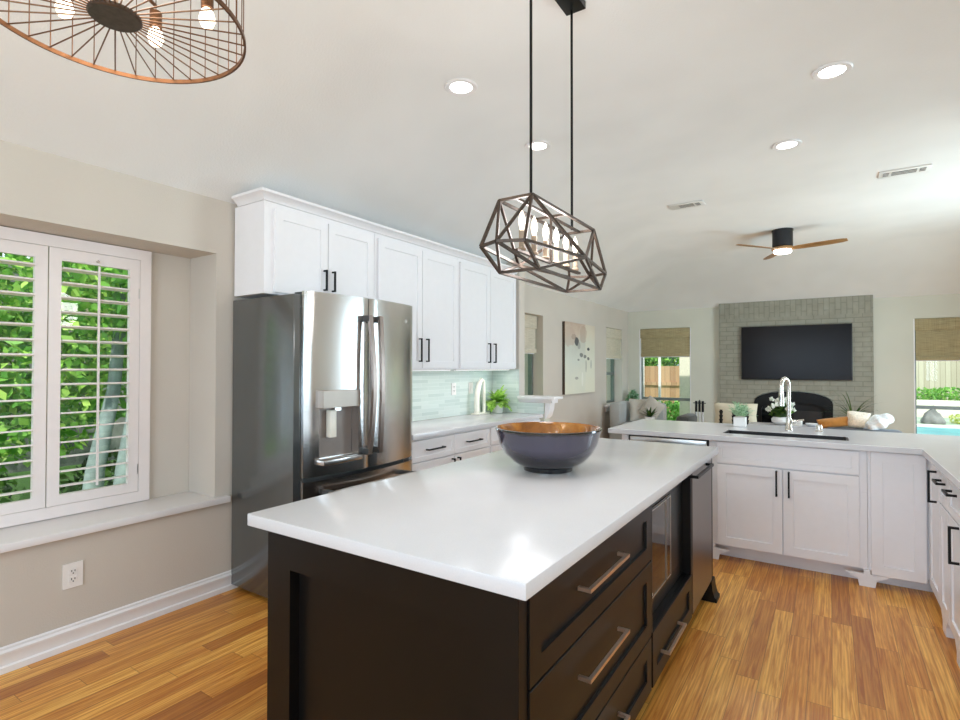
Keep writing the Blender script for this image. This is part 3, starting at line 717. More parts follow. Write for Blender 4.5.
# ------------------------------------------------------------------ chimney, television, fireplace
m = MB(); a0, a1, yf = -1.588, 0.552, 9.93
fo = [(-1.055, 0.0), (-1.055, 0.845)] + [(-0.508 - 0.547*math.cos(PI*k/12), 0.845 + 0.19*math.sin(PI*k/12)**0.9) for k in range(1, 12)] + [(0.039, 0.86), (0.039, 0.0)]
poly = [(a0, 0.0)] + fo + [(a1, 0.0), (a1, 2.505), (a0, 2.505)]
m.prism(poly, 'y', yf, 10.018)
struct(m.build('trim_chimney', 'brick', loc=(0, 0, 0)), 'grey painted brick chimney wall around the fireplace', 'chimney')
fp = thing('fireplace', 'black arched fireplace in the grey painted brick', 'fireplace', (-0.508, 9.9, 0.0))
out = [(-0.508 - 0.545*math.cos(PI*k/16), 0.835 + 0.19*math.sin(PI*k/16)**0.9) for k in range(17)]
inn = [(-0.508 - 0.435*math.cos(PI*k/16), 0.745 + 0.10*math.sin(PI*k/16)**0.9) for k in range(17)]
m = MB()
A = [(-1.053, 0.002)] + out + [(0.037, 0.002)]; B = [(-0.943, 0.002)] + inn + [(-0.073, 0.002)]
for yy0, yy1 in ((9.905, 9.945),):
    for i in range(len(A)-1):
        q = [A[i], A[i+1], B[i+1], B[i]]
        m.prism(q, 'y', yy0, yy1)
m.build('surround', 'black', fp)
MB().prism(B, 'y', 9.955, 10.012).build('firebox', 'ember', fp)  # near-black slab with uneven tone fills the opening
m = MB(); m.prism([(-0.943, 0.002), (-0.943, 0.72), (-0.073, 0.72), (-0.073, 0.002)], 'y', 9.935, 9.94); m.build('fire_screen', 'blackgloss', fp)
tv = thing('television', 'large wall mounted television above the fireplace', 'television', (-0.474, 9.88, 1.21))
MB().box(-1.238, 0.29, 9.872, 9.905, 1.212, 2.085, 0.004).build('casing', 'blackplastic', tv)
MB().box(-1.228, 0.28, 9.868, 9.8715, 1.228, 2.075).build('screen', 'tv', tv)
MB().box(-0.75, -0.20, 9.9055, 9.929, 1.45, 1.85).build('wall_mount', 'blackplastic', tv)
# fireplace tools
ft = thing('fireplace_tools', 'black and silver fireplace tool stand left of the brick chimney', 'fireplace tools', (-1.85, 9.62, 0))
m = MB(); m.box(-1.97, -1.73, 9.54, 9.70, 0.001, 0.03, 0.004); m.cyl((-1.85, 9.62, 0.03), (-1.85, 9.62, 0.86), 0.012, 10); m.box(-1.95, -1.75, 9.61, 9.63, 0.80, 0.815); m.build('stand', 'black', ft)
for dx in (-0.052, 0.0, 0.052):
    tl = MB().cyl((-1.845+dx, 9.585, 0.10), (-1.845+dx, 9.585, 0.66), 0.016, 10).build('tool', 'steelflat', ft)
    MB().cyl((-1.845+dx, 9.585, 0.661), (-1.845+dx, 9.585, 0.845), 0.020, 10).build('tool_handle', 'black', tl)
# dracaena by the fireplace
def strap_plant(c, top, n, L, mat, seed, up=0.7, wd=0.025):
    rng = random.Random(seed); m = MB()
    for i in range(n):
        a = 2*PI*i/n + rng.uniform(-.3, .3); e = rng.uniform(0.25, 1.25); l = L*rng.uniform(.7, 1.1); p = Vector(c); d = Vector((math.cos(a)*math.cos(e), math.sin(a)*math.cos(e), math.sin(e)))
        side = d.cross(Z).normalized(); prev = None; N = 6
        for k in range(N+1):
            wk = wd*(1-(k/N)**1.6)*(0.6+0.4*min(1, k/1.5)) + 0.001
            cur = (m.bm.verts.new(p - side*wk/2), m.bm.verts.new(p + side*wk/2))
            if prev: m.bm.faces.new((prev[0], prev[1], cur[1], cur[0]))
            prev = cur; p = p + d*l/N; d = (d + Vector((0, 0, -0.16/up))).normalized()
    return m
dp = thing('dracaena_plant', 'spiky dark green plant right of the fireplace opening', 'plant', (0.27, 9.38, 0))
m = MB(); m.lathe([(0.10, 0.001), (0.13, 0.02), (0.16, 0.34), (0.145, 0.34), (0.14, 0.30), (0.0, 0.30)], (0.27, 9.38, 0), 24); m.build('pot', 'ceramic', dp)
MB().cyl((0.27, 9.38, 0.29), (0.27, 9.38, 0.70), 0.02, 8).build('stem', 'bark', dp)
strap_plant((0.27, 9.38, 0.66), 1, 44, 0.56, 'darkleaf', 7, 0.8, 0.017).build('leaves', 'darkleaf', dp)

# canvas
cv = thing('canvas_painting', 'tall abstract canvas painting in beige and grey on the living room left wall', 'painting', (-3.19, 7.6, 1.02))
MB().box(-3.198, -3.158, 7.03, 8.17, 1.022, 2.068).build('stretcher', 'bronze', cv)
MB().box(-3.1575, -3.152, 7.028, 8.172, 1.02, 2.07).build('canvas', 'art', cv)

# ------------------------------------------------------------------ living room seating
def pillow(name, c, wd, ht, th, mat, label, cat='pillow', rx=0.0, rz=0.0, group=None, lean=0.0, roll=0.0):
    b2 = bmesh.new(); N = 14
    def pt(u, v, s):
        e = (1-abs(u)**3.2)*(1-abs(v)**3.2); pin = 1 - 0.10*(1-abs(u*v))*0
        k = 1 - 0.07*(max(abs(u), abs(v)) - abs(u*v))
        return Vector((u*wd/2*k, s*th/2*max(e, 0)**0.55, v*ht/2*k))
    g = {}
    for s in (-1, 1):
        for i in range(N+1):
            for j in range(N+1):
                u, v = -1+2*i/N, -1+2*j/N
                edge = i in (0, N) or j in (0, N)
                if edge and s == 1: g[s, i, j] = g[-1, i, j]
                else: g[s, i, j] = b2.verts.new(pt(u, v, s))
        for i in range(N):
            for j in range(N):
                f = b2.faces.new((g[s, i, j], g[s, i+1, j], g[s, i+1, j+1], g[s, i, j+1])); f.smooth = True
    R = Matrix.Translation(Vector(c)) @ Matrix.Rotation(rz, 4, 'Z') @ Matrix.Rotation(lean, 4, 'X') @ Matrix.Rotation(roll, 4, 'Y')
    m = MB(); m._merge(b2, R)
    return tag(m.build(name, mat, loc=c), label, cat, group)
def seat(name, label, x0, x1, y0, y1, backz, armz, mat, face=1, arms=(1, 1), cat='sofa'):
    """face=+1: back at y0 (towards the kitchen), sitting toward +y"""
    t = thing(name, label, cat, ((x0+x1)/2, (y0+y1)/2, 0))
    by0, by1 = (y0, y0+0.22) if face > 0 else (y1-0.22, y1)
    MB().box(x0, x1, y0+0.02, y1-0.02, 0.10, 0.40, 0.02).build('base', mat, t)
    MB().box(x0+0.001, x1-0.001, by0, by1, 0.401, backz, 0.05).build('backrest', mat, t)
    sy0, sy1 = (y0+0.225, y1) if face > 0 else (y0, y1-0.225)
    if arms[0]: MB().box(x0, x0+0.18, sy0, sy1, 0.401, armz, 0.05).build('armrest', mat, t)
    if arms[1]: MB().box(x1-0.18, x1, sy0, sy1, 0.401, armz, 0.05).build('armrest', mat, t)
    MB().box(x0+(0.185 if arms[0] else 0.01), x1-(0.185 if arms[1] else 0.01), sy0, sy1, 0.402, 0.50, 0.03).build('seat_cushion', mat, t)
    for sx in (x0+0.06, x1-0.06):
        for sy in (y0+0.08, y1-0.08): MB().cyl((sx, sy, 0.001), (sx, sy, 0.099), 0.022, 10).build('leg', 'black', t)
    return t
seat('loveseat', 'dark grey loveseat with its back to the peninsula, white throw over it', -0.06, 0.60, 6.48, 7.30, 0.80, 0.62, 'sofa')
seat('armchair', 'light grey armchair under the far left windows', -3.06, -2.34, 8.55, 9.45, 0.80, 0.83, 'grey', face=-1, arms=(1, 0), cat='armchair')
pillow('throw_pillow', (-2.66, 8.97, 0.70), 0.36, 0.38, 0.12, 'taupe', 'beige square pillow, left of the pair on the light grey armchair', rz=0.5, lean=-0.25, group='pillows on the light grey armchair')
pillow('throw_pillow', (-2.44, 8.86, 0.735), 0.33, 0.33, 0.11, 'taupe', 'taupe pillow turned on its corner, right of the pair on the light grey armchair', rz=-0.1, lean=-0.25, roll=0.55, group='pillows on the light grey armchair')
seat('sofa', 'olive grey sofa between the peninsula and the left far window', -1.76, -0.70, 7.30, 8.10, 0.655, 0.755, 'olive', arms=(1, 0))
pillow('lumbar_pillow', (-1.0, 7.42, 0.81), 0.50, 0.30, 0.13, 'pattern', 'cream pillow with black saw tooth bands behind the white planter', rz=0.05, lean=-0.12)
pillow('bolster_pillow', (0.03, 6.60, 0.845), 0.29, 0.10, 0.12, 'tan', 'tan leather pillow lying on the dark grey loveseat back', roll=-0.18, lean=0.2)
pillow('fur_pillow', (0.235, 6.60, 0.885), 0.20, 0.17, 0.16, 'fur', 'cream furry pillow between the tan pillow and the white throw', roll=0.1, lean=0.3)
m = MB(); b2 = bmesh.new(); bmesh.ops.create_uvsphere(b2, u_segments=40, v_segments=24, radius=1); rng = random.Random(2)
for v in b2.verts:
    p = v.co.copy(); k = 1 + 0.07*math.sin(9*p.x+3*p.z) + 0.06*math.sin(7*p.z+11*p.y)
    v.co = Vector((0.39+p.x*0.125*k, 6.60+p.y*0.11*k, 0.865+p.z*0.075*k + 0.05*p.x*0.9))
for f in b2.faces: f.smooth = True
m._merge(b2); tag(m.build('knit_throw', 'throw', loc=(0.42, 6.6, 0.81)), 'bunched white knit throw at the right end of the loveseat back', 'throw blanket')
# console table with flowers, books and a small glass bowl
ct = thing('console_table', 'narrow grey washed console table behind the peninsula', 'console table', (-0.42, 6.86, 0))
MB().box(-0.78, -0.07, 6.70, 7.04, 0.735, 0.77, 0.004).build('tabletop', 'greywood', ct)
for sx in (-0.74, -0.11):
    for sy in (6.74, 7.0): MB().box(sx-0.025, sx+0.025, sy-0.025, sy+0.025, 0.001, 0.734).build('leg', 'greywood', ct)
fv = thing('flower_vase', 'white vase of white flowers and dark leaves behind the faucet', 'flower vase', (-0.47, 6.88, 0.771))
MB().lathe([(0.05, 0.001), (0.085, 0.03), (0.09, 0.06), (0.07, 0.085), (0.06, 0.085), (0.0, 0.08)], (-0.47, 6.88, 0.771), 24).build('vase', 'ceramic', fv)
rng = random.Random(8); m = MB(); foliage(m, (-0.47, 6.88, 0.93), (0.12, 0.10, 0.09), 260, 0.07, rng); m.build('leaves', 'darkleaf', fv)
m = MB()
for k in range(17):
    a = rng.uniform(0, 6.28); e = rng.uniform(0.0, 1.4); rr = rng.uniform(0.12, 0.17); c = (-0.47+rr*math.cos(a)*math.cos(e), 6.88+rr*math.sin(a)*math.cos(e), 0.94+rr*math.sin(e)*0.95-0.02)
    foliage(m, c, (0.022, 0.022, 0.022), 16, 0.04, rng, aspect=0.8)
m.build('blossoms', 'petal', fv)
for k in range(2): tag(MB().box(-0.39+0.004*k, -0.26, 6.82, 6.98, 0.771+0.026*k, 0.796+0.026*k, 0.002).build('book', 'paper', loc=(-0.33, 6.9, 0.771+0.026*k)), ('white book, lower of two beside the flower vase', 'white book, upper of two beside the flower vase')[k], 'book', 'white books on the console table')
tag(MB().lathe([(0.03, 0.001), (0.05, 0.012), (0.06, 0.03), (0.054, 0.03), (0.0, 0.012)], (-0.17, 6.86, 0.771), 24).build('small_bowl', 'ceramic', loc=(-0.17, 6.86, 0.771)), 'small white dish on the console table right of the books', 'dish')
# succulent on an end table
et = thing('end_table', 'round white end table beside the light grey armchair', 'end table', (-2.22, 7.95, 0))
MB().lathe([(0.20, 0.57), (0.205, 0.58), (0.205, 0.595), (0.2, 0.60)], (-2.22, 7.95, 0), 32).build('tabletop', 'trim', et)
MB().lathe([(0.15, 0.001), (0.15, 0.02), (0.03, 0.04), (0.025, 0.569)], (-2.22, 7.95, 0), 24).build('pedestal', 'trim', et)
sp_ = thing('potted_succulent', 'dark green spiky succulent in a white pot before the armchair pillows', 'plant', (-2.22, 7.95, 0.601))
MB().lathe([(0.05, 0.001), (0.065, 0.01), (0.075, 0.085), (0.065, 0.085), (0.0, 0.075)], (-2.22, 7.95, 0.601), 20).build('pot', 'ceramic', sp_)
strap_plant((-2.22, 7.95, 0.675), 1, 34, 0.20, 'darkleaf', 17, 1.4, 0.04).build('leaves', 'darkleaf', sp_)
# small floor plant by the armchair
fpn = thing('floor_plant', 'grey green plant in the corner behind the light grey armchair', 'plant', (-3.02, 9.72, 0))
MB().lathe([(0.09, 0.001), (0.11, 0.02), (0.13, 0.36), (0.115, 0.36), (0.0, 0.33)], (-3.02, 9.74, 0), 20).build('pot', 'ceramic', fpn)
m = MB(); foliage(m, (-3.02, 9.74, 0.68), (0.13, 0.13, 0.33), 320, 0.11, random.Random(9)); m.build('leaves', 'sage', fpn)

# ------------------------------------------------------------------ refrigerator
fr = thing('refrigerator', 'stainless french door refrigerator with water dispenser and charcoal sides', 'refrigerator', (-2.85, 2.5, 0))
MB().box(-3.19, -2.585, 1.985, 2.935, 0.03, 1.836, 0.006).build('body', 'fside', fr)
MB().box(-3.1, -2.60, 2.07, 2.93, 0.001, 0.029).build('base_grille', 'blackplastic', fr)
def bulged(y0, y1, z0, z1, xb, nseg=14, hole=None):
    m = MB(); yc_, hw = 2.519, 0.485
    fx = lambda y: -2.548 + 0.058*(1-((y-yc_)/hw)**2)
    ys = [y0 + (y1-y0)*i/nseg for i in range(nseg+1)]; zs = [z0, z1]
    if hole:
        ys = sorted(set([y for y in ys if not (hole[0]-0.012 < y < hole[1]+0.012)] + [hole[0], hole[1]] + [hole[0]+(hole[1]-hole[0])*k/5 for k in range(1, 5)])); zs = [z0, hole[2], hole[3], z1]
    F = {}
    for i, y in enumerate(ys):
        e = 0.012 if i in (0, len(ys)-1) else 0.0
        for j, z in enumerate(zs): F[i, j] = m.bm.verts.new((fx(y)-e, y, z))
    for i in range(len(ys)-1):
        for j in range(len(zs)-1):
            if hole and hole[0]-1e-6 <= ys[i] and ys[i+1] <= hole[1]+1e-6 and j == 1: continue
            f = m.bm.faces.new((F[i, j], F[i+1, j], F[i+1, j+1], F[i, j+1])); f.smooth = True
    b = [m.bm.verts.new((xb, y, z)) for y, z in ((y0, z0), (y1, z0), (y1, z1), (y0, z1))]
    n = len(ys)-1; t_ = len(zs)-1
    m.bm.faces.new([b[0], b[1]] + [F[i, 0] for i in range(n, -1, -1)])
    m.bm.faces.new([b[3], b[2]] + [F[i, t_] for i in range(n, -1, -1)])
    m.bm.faces.new([b[0], b[3]] + [F[0, j] for j in range(t_, -1, -1)])
    m.bm.faces.new([b[1], b[2]] + [F[n, j] for j in range(t_, -1, -1)])
    m.bm.faces.new(b)
    if hole:
        loop = [k for k in range(len(ys)) if hole[0]-1e-6 <= ys[k] <= hole[1]+1e-6]; dx = -2.556
        B = {}
        for k in loop:
            for j in (1, 2): B[k, j] = m.bm.verts.new((dx, ys[k], zs[j]))
        for a, c in zip(loop, loop[1:]):
            m.bm.faces.new((F[a, 1], F[c, 1], B[c, 1], B[a, 1])); m.bm.faces.new((F[a, 2], F[c, 2], B[c, 2], B[a, 2])); m.bm.faces.new((B[a, 1], B[c, 1], B[c, 2], B[a, 2]))
        for k in (loop[0], loop[-1]): m.bm.faces.new((F[k, 1], F[k, 2], B[k, 2], B[k, 1]))
    return m
XB = -2.578
ld = bulged(2.035, 2.497, 0.765, 1.856, XB, hole=(2.125, 2.405, 0.862, 1.165)).build('left_door', 'steel', fr)
rd = bulged(2.503, 3.003, 0.765, 1.856, XB).build('right_door', 'steel', fr)
fz = bulged(2.035, 3.003, 0.10, 0.738, XB).build('freezer_drawer', 'steel', fr)
for d_, z0, z1 in ((ld, 0.77, 1.838),): MB().box(-2.584, -2.579, 2.05, 2.93, 0.10, 1.835).build('gasket', 'greyseal', fr)
m = MB(); m.prism([(-2.555, 1.166), (-2.482, 1.166), (-2.482, 1.272), (-2.555, 1.272)], 'y', 2.115, 2.415); m.build('dispenser_panel', 'panelsteel', ld, bevel=0.003)
MB().box(-2.5555, -2.5535, 2.128, 2.402, 0.865, 1.162).build('dispenser_recess', 'recess', ld)
MB().box(-2.552, -2.512, 2.195, 2.245, 0.985, 1.150, 0.004).build('dispenser_paddle', 'cream', ld)
MB().box(-2.552, -2.535, 2.25, 2.30, 1.142, 1.164).build('dispenser_spout', 'steelflat', ld)
MB().box(-2.552, -2.468, 2.112, 2.418, 0.832, 0.861, 0.003).build('dispenser_tray', 'steelflat', ld)
for d_, yy in ((ld, 2.452), (rd, 2.548)):
    m = MB(); N = 14
    pts = [(-2.488 + 0.045 + 0.030*math.sin(PI*k/N), yy + (0.012 if yy < 2.5 else -0.012)*math.sin(PI*k/N), 0.86 + 0.88*k/N) for k in range(N+1)]
    for k in range(N): m.beam(pts[k], pts[k+1], 0.03, 0.020, up=(1, 0, 0))
    hd = m.build('handle', 'handlesteel', d_)
    for zz in (0.875, 1.72): MB().box(-2.492, -2.435, yy-0.016, yy+0.016, zz-0.02, zz+0.02, 0.004).build('handle_bracket', 'greyseal', hd)
m = MB(); N = 10
for k in range(N): m.beam((-2.43, 2.12+0.77*k/N, 0.67), (-2.43, 2.12+0.77*(k+1)/N, 0.67), 0.024, 0.028)
hz = m.build('handle', 'handlesteel', fz)
for yy in (2.15, 2.86): MB().box(-2.515, -2.432, yy-0.014, yy+0.014, 0.655, 0.685).build('handle_bracket', 'greyseal', hz)
m = MB(); m.lathe([(0.019, 0.0), (0.019, 0.004), (0.016, 0.005), (0.0, 0.005)], (-2.528, 2.885, 1.735), 20, axis='x'); bd = m.build('badge', 'badge', rd)
m = MB(); m.tube([(-2.522, 2.885+0.011*math.cos(2*PI*k/16), 1.735+0.011*math.sin(2*PI*k/16)) for k in range(16)], 0.0014, 6, close=True)
m.tube([(-2.522, 2.879, 1.739), (-2.522, 2.877, 1.735), (-2.522, 2.880, 1.731), (-2.522, 2.884, 1.734)], 0.0011, 5); m.tube([(-2.522, 2.892, 1.739), (-2.522, 2.888, 1.736), (-2.522, 2.892, 1.735), (-2.522, 2.888, 1.732), (-2.522, 2.892, 1.731)], 0.0011, 5)
m.build('emblem', 'plate', bd)
for yy in (2.075, 2.90): MB().box(-2.66, -2.585, yy-0.03, yy+0.03, 1.8365, 1.855, 0.004).build('hinge_cover', 'greyseal', fr)

# ------------------------------------------------------------------ left cabinets
def cab(name, label, box, mat, loc, group=None):
    t = thing(name, label, 'cabinet', loc, group); MB().box(*box).build('carcass', mat, t); return t
def vpull(parent, c, n, ln, mat='black', stand=0.03, r=0.011): return MB().pull(c, Z, n, ln, stand, r).build('handle', mat, parent)
def hpull(parent, c, d, n, ln, mat='black', stand=0.03, r=0.011): return MB().pull(c, d, n, ln, stand, r).build('handle', mat, parent)
UF = -2.88
def upper(label, y0, y1, z0, z1, doors, pulls, pz, pl, grp='white upper cabinets'):
    t = cab('upper_cabinet', label, (-3.185, UF, y0, y1, z0, z1), 'cab', (-3.03, (y0+y1)/2, z0), grp)
    for (a, b), py in zip(doors, pulls):
        d = MB().front((UF+0.001, b, z0+0.012), -Y, Z, X, b-a, z1-z0-0.05, s=0.06).build('door', 'cab', t)
        vpull(d, (UF+0.021, py, pz), X, pl, stand=0.028)
    return t
upper('white upper cabinet over the refrigerator', 1.992, 2.935, 1.862, 2.43, ((2.055, 2.470), (2.476, 2.905)), (2.437, 2.509), 1.995, 0.13)
upper('white upper cabinet between the refrigerator and the end cabinet', 2.938, 4.015, 1.39, 2.43, ((2.965, 3.478), (3.484, 3.995)), (3.441, 3.535), 1.553, 0.185)
upper('white upper cabinet at the end of the run by the half wall', 4.018, 5.10, 1.39, 2.43, ((4.04, 4.553), (4.559, 5.085)), (4.516, 4.62), 1.553, 0.185)
cm = MB(); pr = [(0.0, 2.4315), (0.008, 2.4315), (0.012, 2.443), (0.040, 2.468), (0.050, 2.471), (0.050, 2.487), (0.0, 2.487)]
secs = [[(-3.145, 1.992-d, z) for d, z in pr], [(-2.879+d, 1.992-d, z) for d, z in pr], [(-2.879+d, 5.118, z) for d, z in pr]]
secs = [[cm.bm.verts.new(p) for p in q] for q in secs]
for qa, qb in zip(secs, secs[1:]):
    for k in range(len(pr)): cm.bm.faces.new((qa[k], qa[(k+1) % len(pr)], qb[(k+1) % len(pr)], qb[k]))
cm.bm.faces.new(secs[0]); cm.bm.faces.new(secs[-1])
tag(cm.build('crown_molding', 'cab', loc=(-3.0, 3.5, 2.43)), 'white crown moulding along the top of the upper cabinets', 'moulding')
# base cabinets under the left counter
BF = -2.60
for k, (y0, y1, lab) in enumerate(((3.012, 4.112, 'white base cabinet beside the refrigerator'), (4.115, 5.125, 'white base cabinet by the half wall'))):
    t = cab('base_cabinet', lab, (-3.185, BF, y0, y1, 0.10, 0.874), 'cab', (-2.9, (y0+y1)/2, 0), 'white base cabinets under the left counter')
    MB().box(-3.18, BF-0.06, y0+0.001, y1-0.001, 0.001, 0.099).build('toe_kick', 'cab', t)
    ym = (y0+y1)/2
    for a, b in ((y0+0.012, ym-0.003), (ym+0.003, y1-0.012)):
        d = MB().front((BF+0.001, b, 0.70), -Y, Z, X, b-a, 0.158, s=0.036).build('drawer', 'cab', t); hpull(d, (BF+0.021, (a+b)/2, 0.781), Y, X, 0.20)
        d = MB().front((BF+0.001, b, 0.115), -Y, Z, X, b-a, 0.575, s=0.057).build('door', 'cab', t)
        vpull(d, (BF+0.021, ym+(-0.04 if a < ym-0.1 else 0.04), 0.60), X, 0.13)
lc = MB().box(-3.198, -2.553, 3.008, 5.128, 0.875, 0.914, 0.003)
tag(lc.build('countertop', 'quartz', loc=(-2.88, 4.05, 0.875)), 'white quartz countertop along the left wall beside the refrigerator', 'countertop', 'white quartz countertops')
m = MB(); m.box(-3.1985, -3.188, 2.98, 5.117, 0.915, 1.388); m.box(-3.1875, -2.846, 5.118, 5.1285, 0.915, 1.388); m.box(-2.8455, -2.545, 5.118, 5.1285, 0.915, 1.029)
struct(m.build('trim_backsplash', 'tile', loc=(0, 0, 0)), 'pale green glass strip tile backsplash behind the left counter', 'backsplash')

def outlet(c, u, n, label, kind='duplex', wd=0.075, ht=0.118, cat='outlet', group=None):
    c, u, n = Vector(c), Vector(u), Vector(n)
    t = thing('electrical_outlet' if kind == 'duplex' else 'light_switch', label, cat, c, group)
    def slab(du, dv, d0, w_, h_, th, mat, name, par=t, sh=0.0):
        m = MB(); p = c + u*du + Z*dv + n*d0
        m.beam(p - Z*h_/2, p + Z*h_/2, w_, th, up=n); return m.build(name, mat, par)
    slab(0, 0, 0.004, wd, ht, 0.007, 'plate', 'cover_plate')
    if kind == 'duplex':
        for dv in (0.02, -0.02):
            r = slab(0, dv, 0.0085, 0.034, 0.030, 0.003, 'plate', 'receptacle')
            for du in (-0.007, 0.007): slab(du, dv+0.003, 0.0105, 0.003, 0.009, 0.002, 'slot', 'slot', r)
            slab(0, dv-0.009, 0.0105, 0.005, 0.005, 0.002, 'slot', 'slot', r)
    else: slab(0, 0, 0.009, 0.030, 0.062, 0.005, 'plate', 'rocker')
    return t
outlet((-3.2, 1.138, 0.362), Y, X, 'white duplex outlet on the left wall under the window ledge', wd=0.085, ht=0.122)
outlet((-3.188, 4.375, 1.19), Y, X, 'white outlet on the tile backsplash, nearer the refrigerator', group='wall plates on the backsplash')
outlet((-3.188, 4.685, 1.19), Y, X, 'white switch plate on the tile backsplash behind the arch ornament', kind='rocker', cat='switch', group='wall plates on the backsplash')

for y0_, y1_, lab in ((2.99, 3.98, 'thin under cabinet light strip nearer the refrigerator'), (4.06, 5.06, 'thin under cabinet light strip above the fern')):
    u = thing('under_cabinet_light', lab, 'light strip', (-3.1, (y0_+y1_)/2, 1.389), 'under cabinet light strips')
    MB().box(-2.965, -2.925, y0_, y1_, 1.381, 1.3895).build('strip_housing', 'plate', u)
    MB().box(-2.960, -2.930, y0_+0.01, y1_-0.01, 1.3785, 1.3808).build('strip_lens', 'strip', u)
    l_ = light('strip_lamp', 'AREA', (0, 0, -0.02), 1.7, (1.0, 0.98, 0.96), shape='RECTANGLE', size=0.03, size_y=0.95); l_.parent = u; l_.location = (0.155, 0, -0.02)
# arch ornament and fern on the left counter
ao = thing('arch_ornament', 'white arched ornament on the left counter beside the fern', 'ornament', (-3.1, 4.74, 0.915))
m = MB(); pts = [(-3.10, 4.675, 0.93), (-3.10, 4.672, 1.06), (-3.10, 4.685, 1.16), (-3.10, 4.715, 1.235), (-3.10, 4.765, 1.277), (-3.10, 4.80, 1.262), (-3.10, 4.812, 1.22), (-3.10, 4.815, 1.10), (-3.10, 4.815, 0.93)]
m.tube(pts, [0.030, 0.030, 0.029, 0.026, 0.022, 0.018, 0.016, 0.017, 0.018], 14); m.build('arch', 'cream', ao)
MB().box(-3.15, -3.05, 4.635, 4.855, 0.9155, 0.9295, 0.003).build('base', 'cream', ao)
pf = thing('potted_fern', 'bright green fern in a ribbed white pot on the left counter', 'plant', (-3.03, 4.97, 0.9155))
MB().lathe([(0.05, 0.0), (0.056, 0.008), (0.064, 0.115), (0.056, 0.115), (0.0, 0.105)], (-3.03, 4.97, 0.9155), 48, flute=16, fl=0.03).build('pot', 'ceramic', pf)
rng = random.Random(31); m = MB()
for i in range(130):
    a = rng.uniform(0, 6.28); e = rng.uniform(0.05, 1.35); d = Vector((math.cos(a)*math.cos(e), math.sin(a)*math.cos(e), math.sin(e))); p = Vector((-3.03, 4.97, 1.02)); L = rng.uniform(0.15, 0.24)
    if d.x < 0: L *= 0.75
    if d.y > 0: L *= 0.68
    N = 9
    for k in range(N):
        q = p + d*L/N; s = d.cross(Z).normalized(); wl = 0.028*math.sin(PI*(k+0.8)/(N+0.6)) + 0.004
        for sg in (-1, 1):
            tip = q + s*sg*wl*1.2 + Vector((0, 0, -0.004)); m.quad(p, p + s*sg*wl*0.7 - d*0.004, tip, q)
        p = q; d = (d + Vector((0, 0, -0.13))).normalized()
m.build('fronds', 'fern', pf)

# ------------------------------------------------------------------ island
DF = -0.632   # carcass face of the drawer side
di = thing('island_drawer_cabinet', 'espresso island drawer cabinet with shaker end panel, nearest the camera', 'cabinet', (-1.1, 1.66, 0))
MB().box(-1.562, DF, 1.150, 2.203, 0.10, 0.875).build('carcass', 'dark', di)
MB().box(-1.57, DF-0.06, 1.16, 2.203, 0.001, 0.099).build('toe_kick', 'dark', di)
MB().front((-1.566, 1.149, 0.002), X, Z, -Y, 0.951, 0.872, t=0.044, s=0.115, rec=0.036).build('end_panel', 'dark', di)
for z0, z1 in ((0.632, 0.868), (0.328, 0.626), (0.108, 0.322)):
    d = MB().front((DF+0.001, 1.150, z0), Y, Z, X, 2.195-1.150, z1-z0, t=0.022, s=0.062, rec=0.010).build('drawer', 'dark', di)
    hpull(d, (DF+0.023, 1.617, {0.632: 0.776, 0.328: 0.522, 0.108: 0.235}[z0]), Y, X, 0.34, 'copper', 0.035, 0.011)
mi = thing('island_microwave_cabinet', 'espresso island cabinet holding the microwave above one drawer', 'cabinet', (-1.1, 2.58, 0))
m = MB(); m.box(-1.59, DF, 2.206, 2.958, 0.10, 0.33); m.box(-1.59, -1.10, 2.206, 2.958, 0.331, 0.875); m.box(-1.099, DF+0.02, 2.206, 2.222, 0.331, 0.875); m.box(-1.099, DF+0.02, 2.940, 2.958, 0.331, 0.875); m.box(-1.099, DF+0.02, 2.223, 2.939, 0.862, 0.875)
m.build('carcass', 'dark', mi)
MB().box(-1.57, DF-0.06, 2.206, 2.958, 0.001, 0.099).build('toe_kick', 'dark', mi)
d = MB().front((DF+0.001, 2.214, 0.108), Y, Z, X, 0.736, 0.222, t=0.022, s=0.062, rec=0.010).build('drawer', 'dark', mi)
hpull(d, (DF+0.023, 2.486, 0.205), Y, X, 0.30, 'copper', 0.035, 0.011)
mw = thing('microwave', 'black built in microwave in the island', 'microwave', (-0.9, 2.58, 0.332))
MB().box(-1.09, -0.672, 2.235, 2.93, 0.345, 0.855).build('body', 'blackplastic', mw)
m = MB(); m.box(-0.671, -0.655, 2.224, 2.938, 0.333, 0.40); m.box(-0.671, -0.655, 2.224, 2.938, 0.80, 0.861); m.box(-0.671, -0.655, 2.224, 2.25, 0.401, 0.799); m.box(-0.671, -0.655, 2.68, 2.938, 0.401, 0.799)
m.build('trim_kit', 'blackplastic', mw)
dr = MB().box(-0.671, -0.650, 2.251, 2.595, 0.402, 0.798).build('door', 'blackgloss', mw)
m = MB(); frame_rect(m, 'x', 0, 2.256, 2.585, 0.410, 0.790, 0.004, -0.6495, -0.6475); m.build('silver_border', 'steelflat', dr)
cp = MB().box(-0.671, -0.650, 2.597, 2.679, 0.402, 0.798).build('control_panel', 'blackgloss', mw)
m = MB(); frame_rect(m, 'x', 0, 2.599, 2.677, 0.410, 0.790, 0.003, -0.6495, -0.6478)
m.build('silver_border', 'steelflat', cp)
MB().box(-0.6495, -0.648, 2.30, 2.36, 0.420, 0.432).build('nameplate', 'plate', dr)
pi_ = thing('island_pullout_cabinet', 'espresso island pull-out cabinet at the far end, with a top handle and flared foot', 'cabinet', (-1.1, 3.26, 0))
MB().box(-1.59, DF, 2.961, 3.565, 0.10, 0.875).build('carcass', 'dark', pi_)
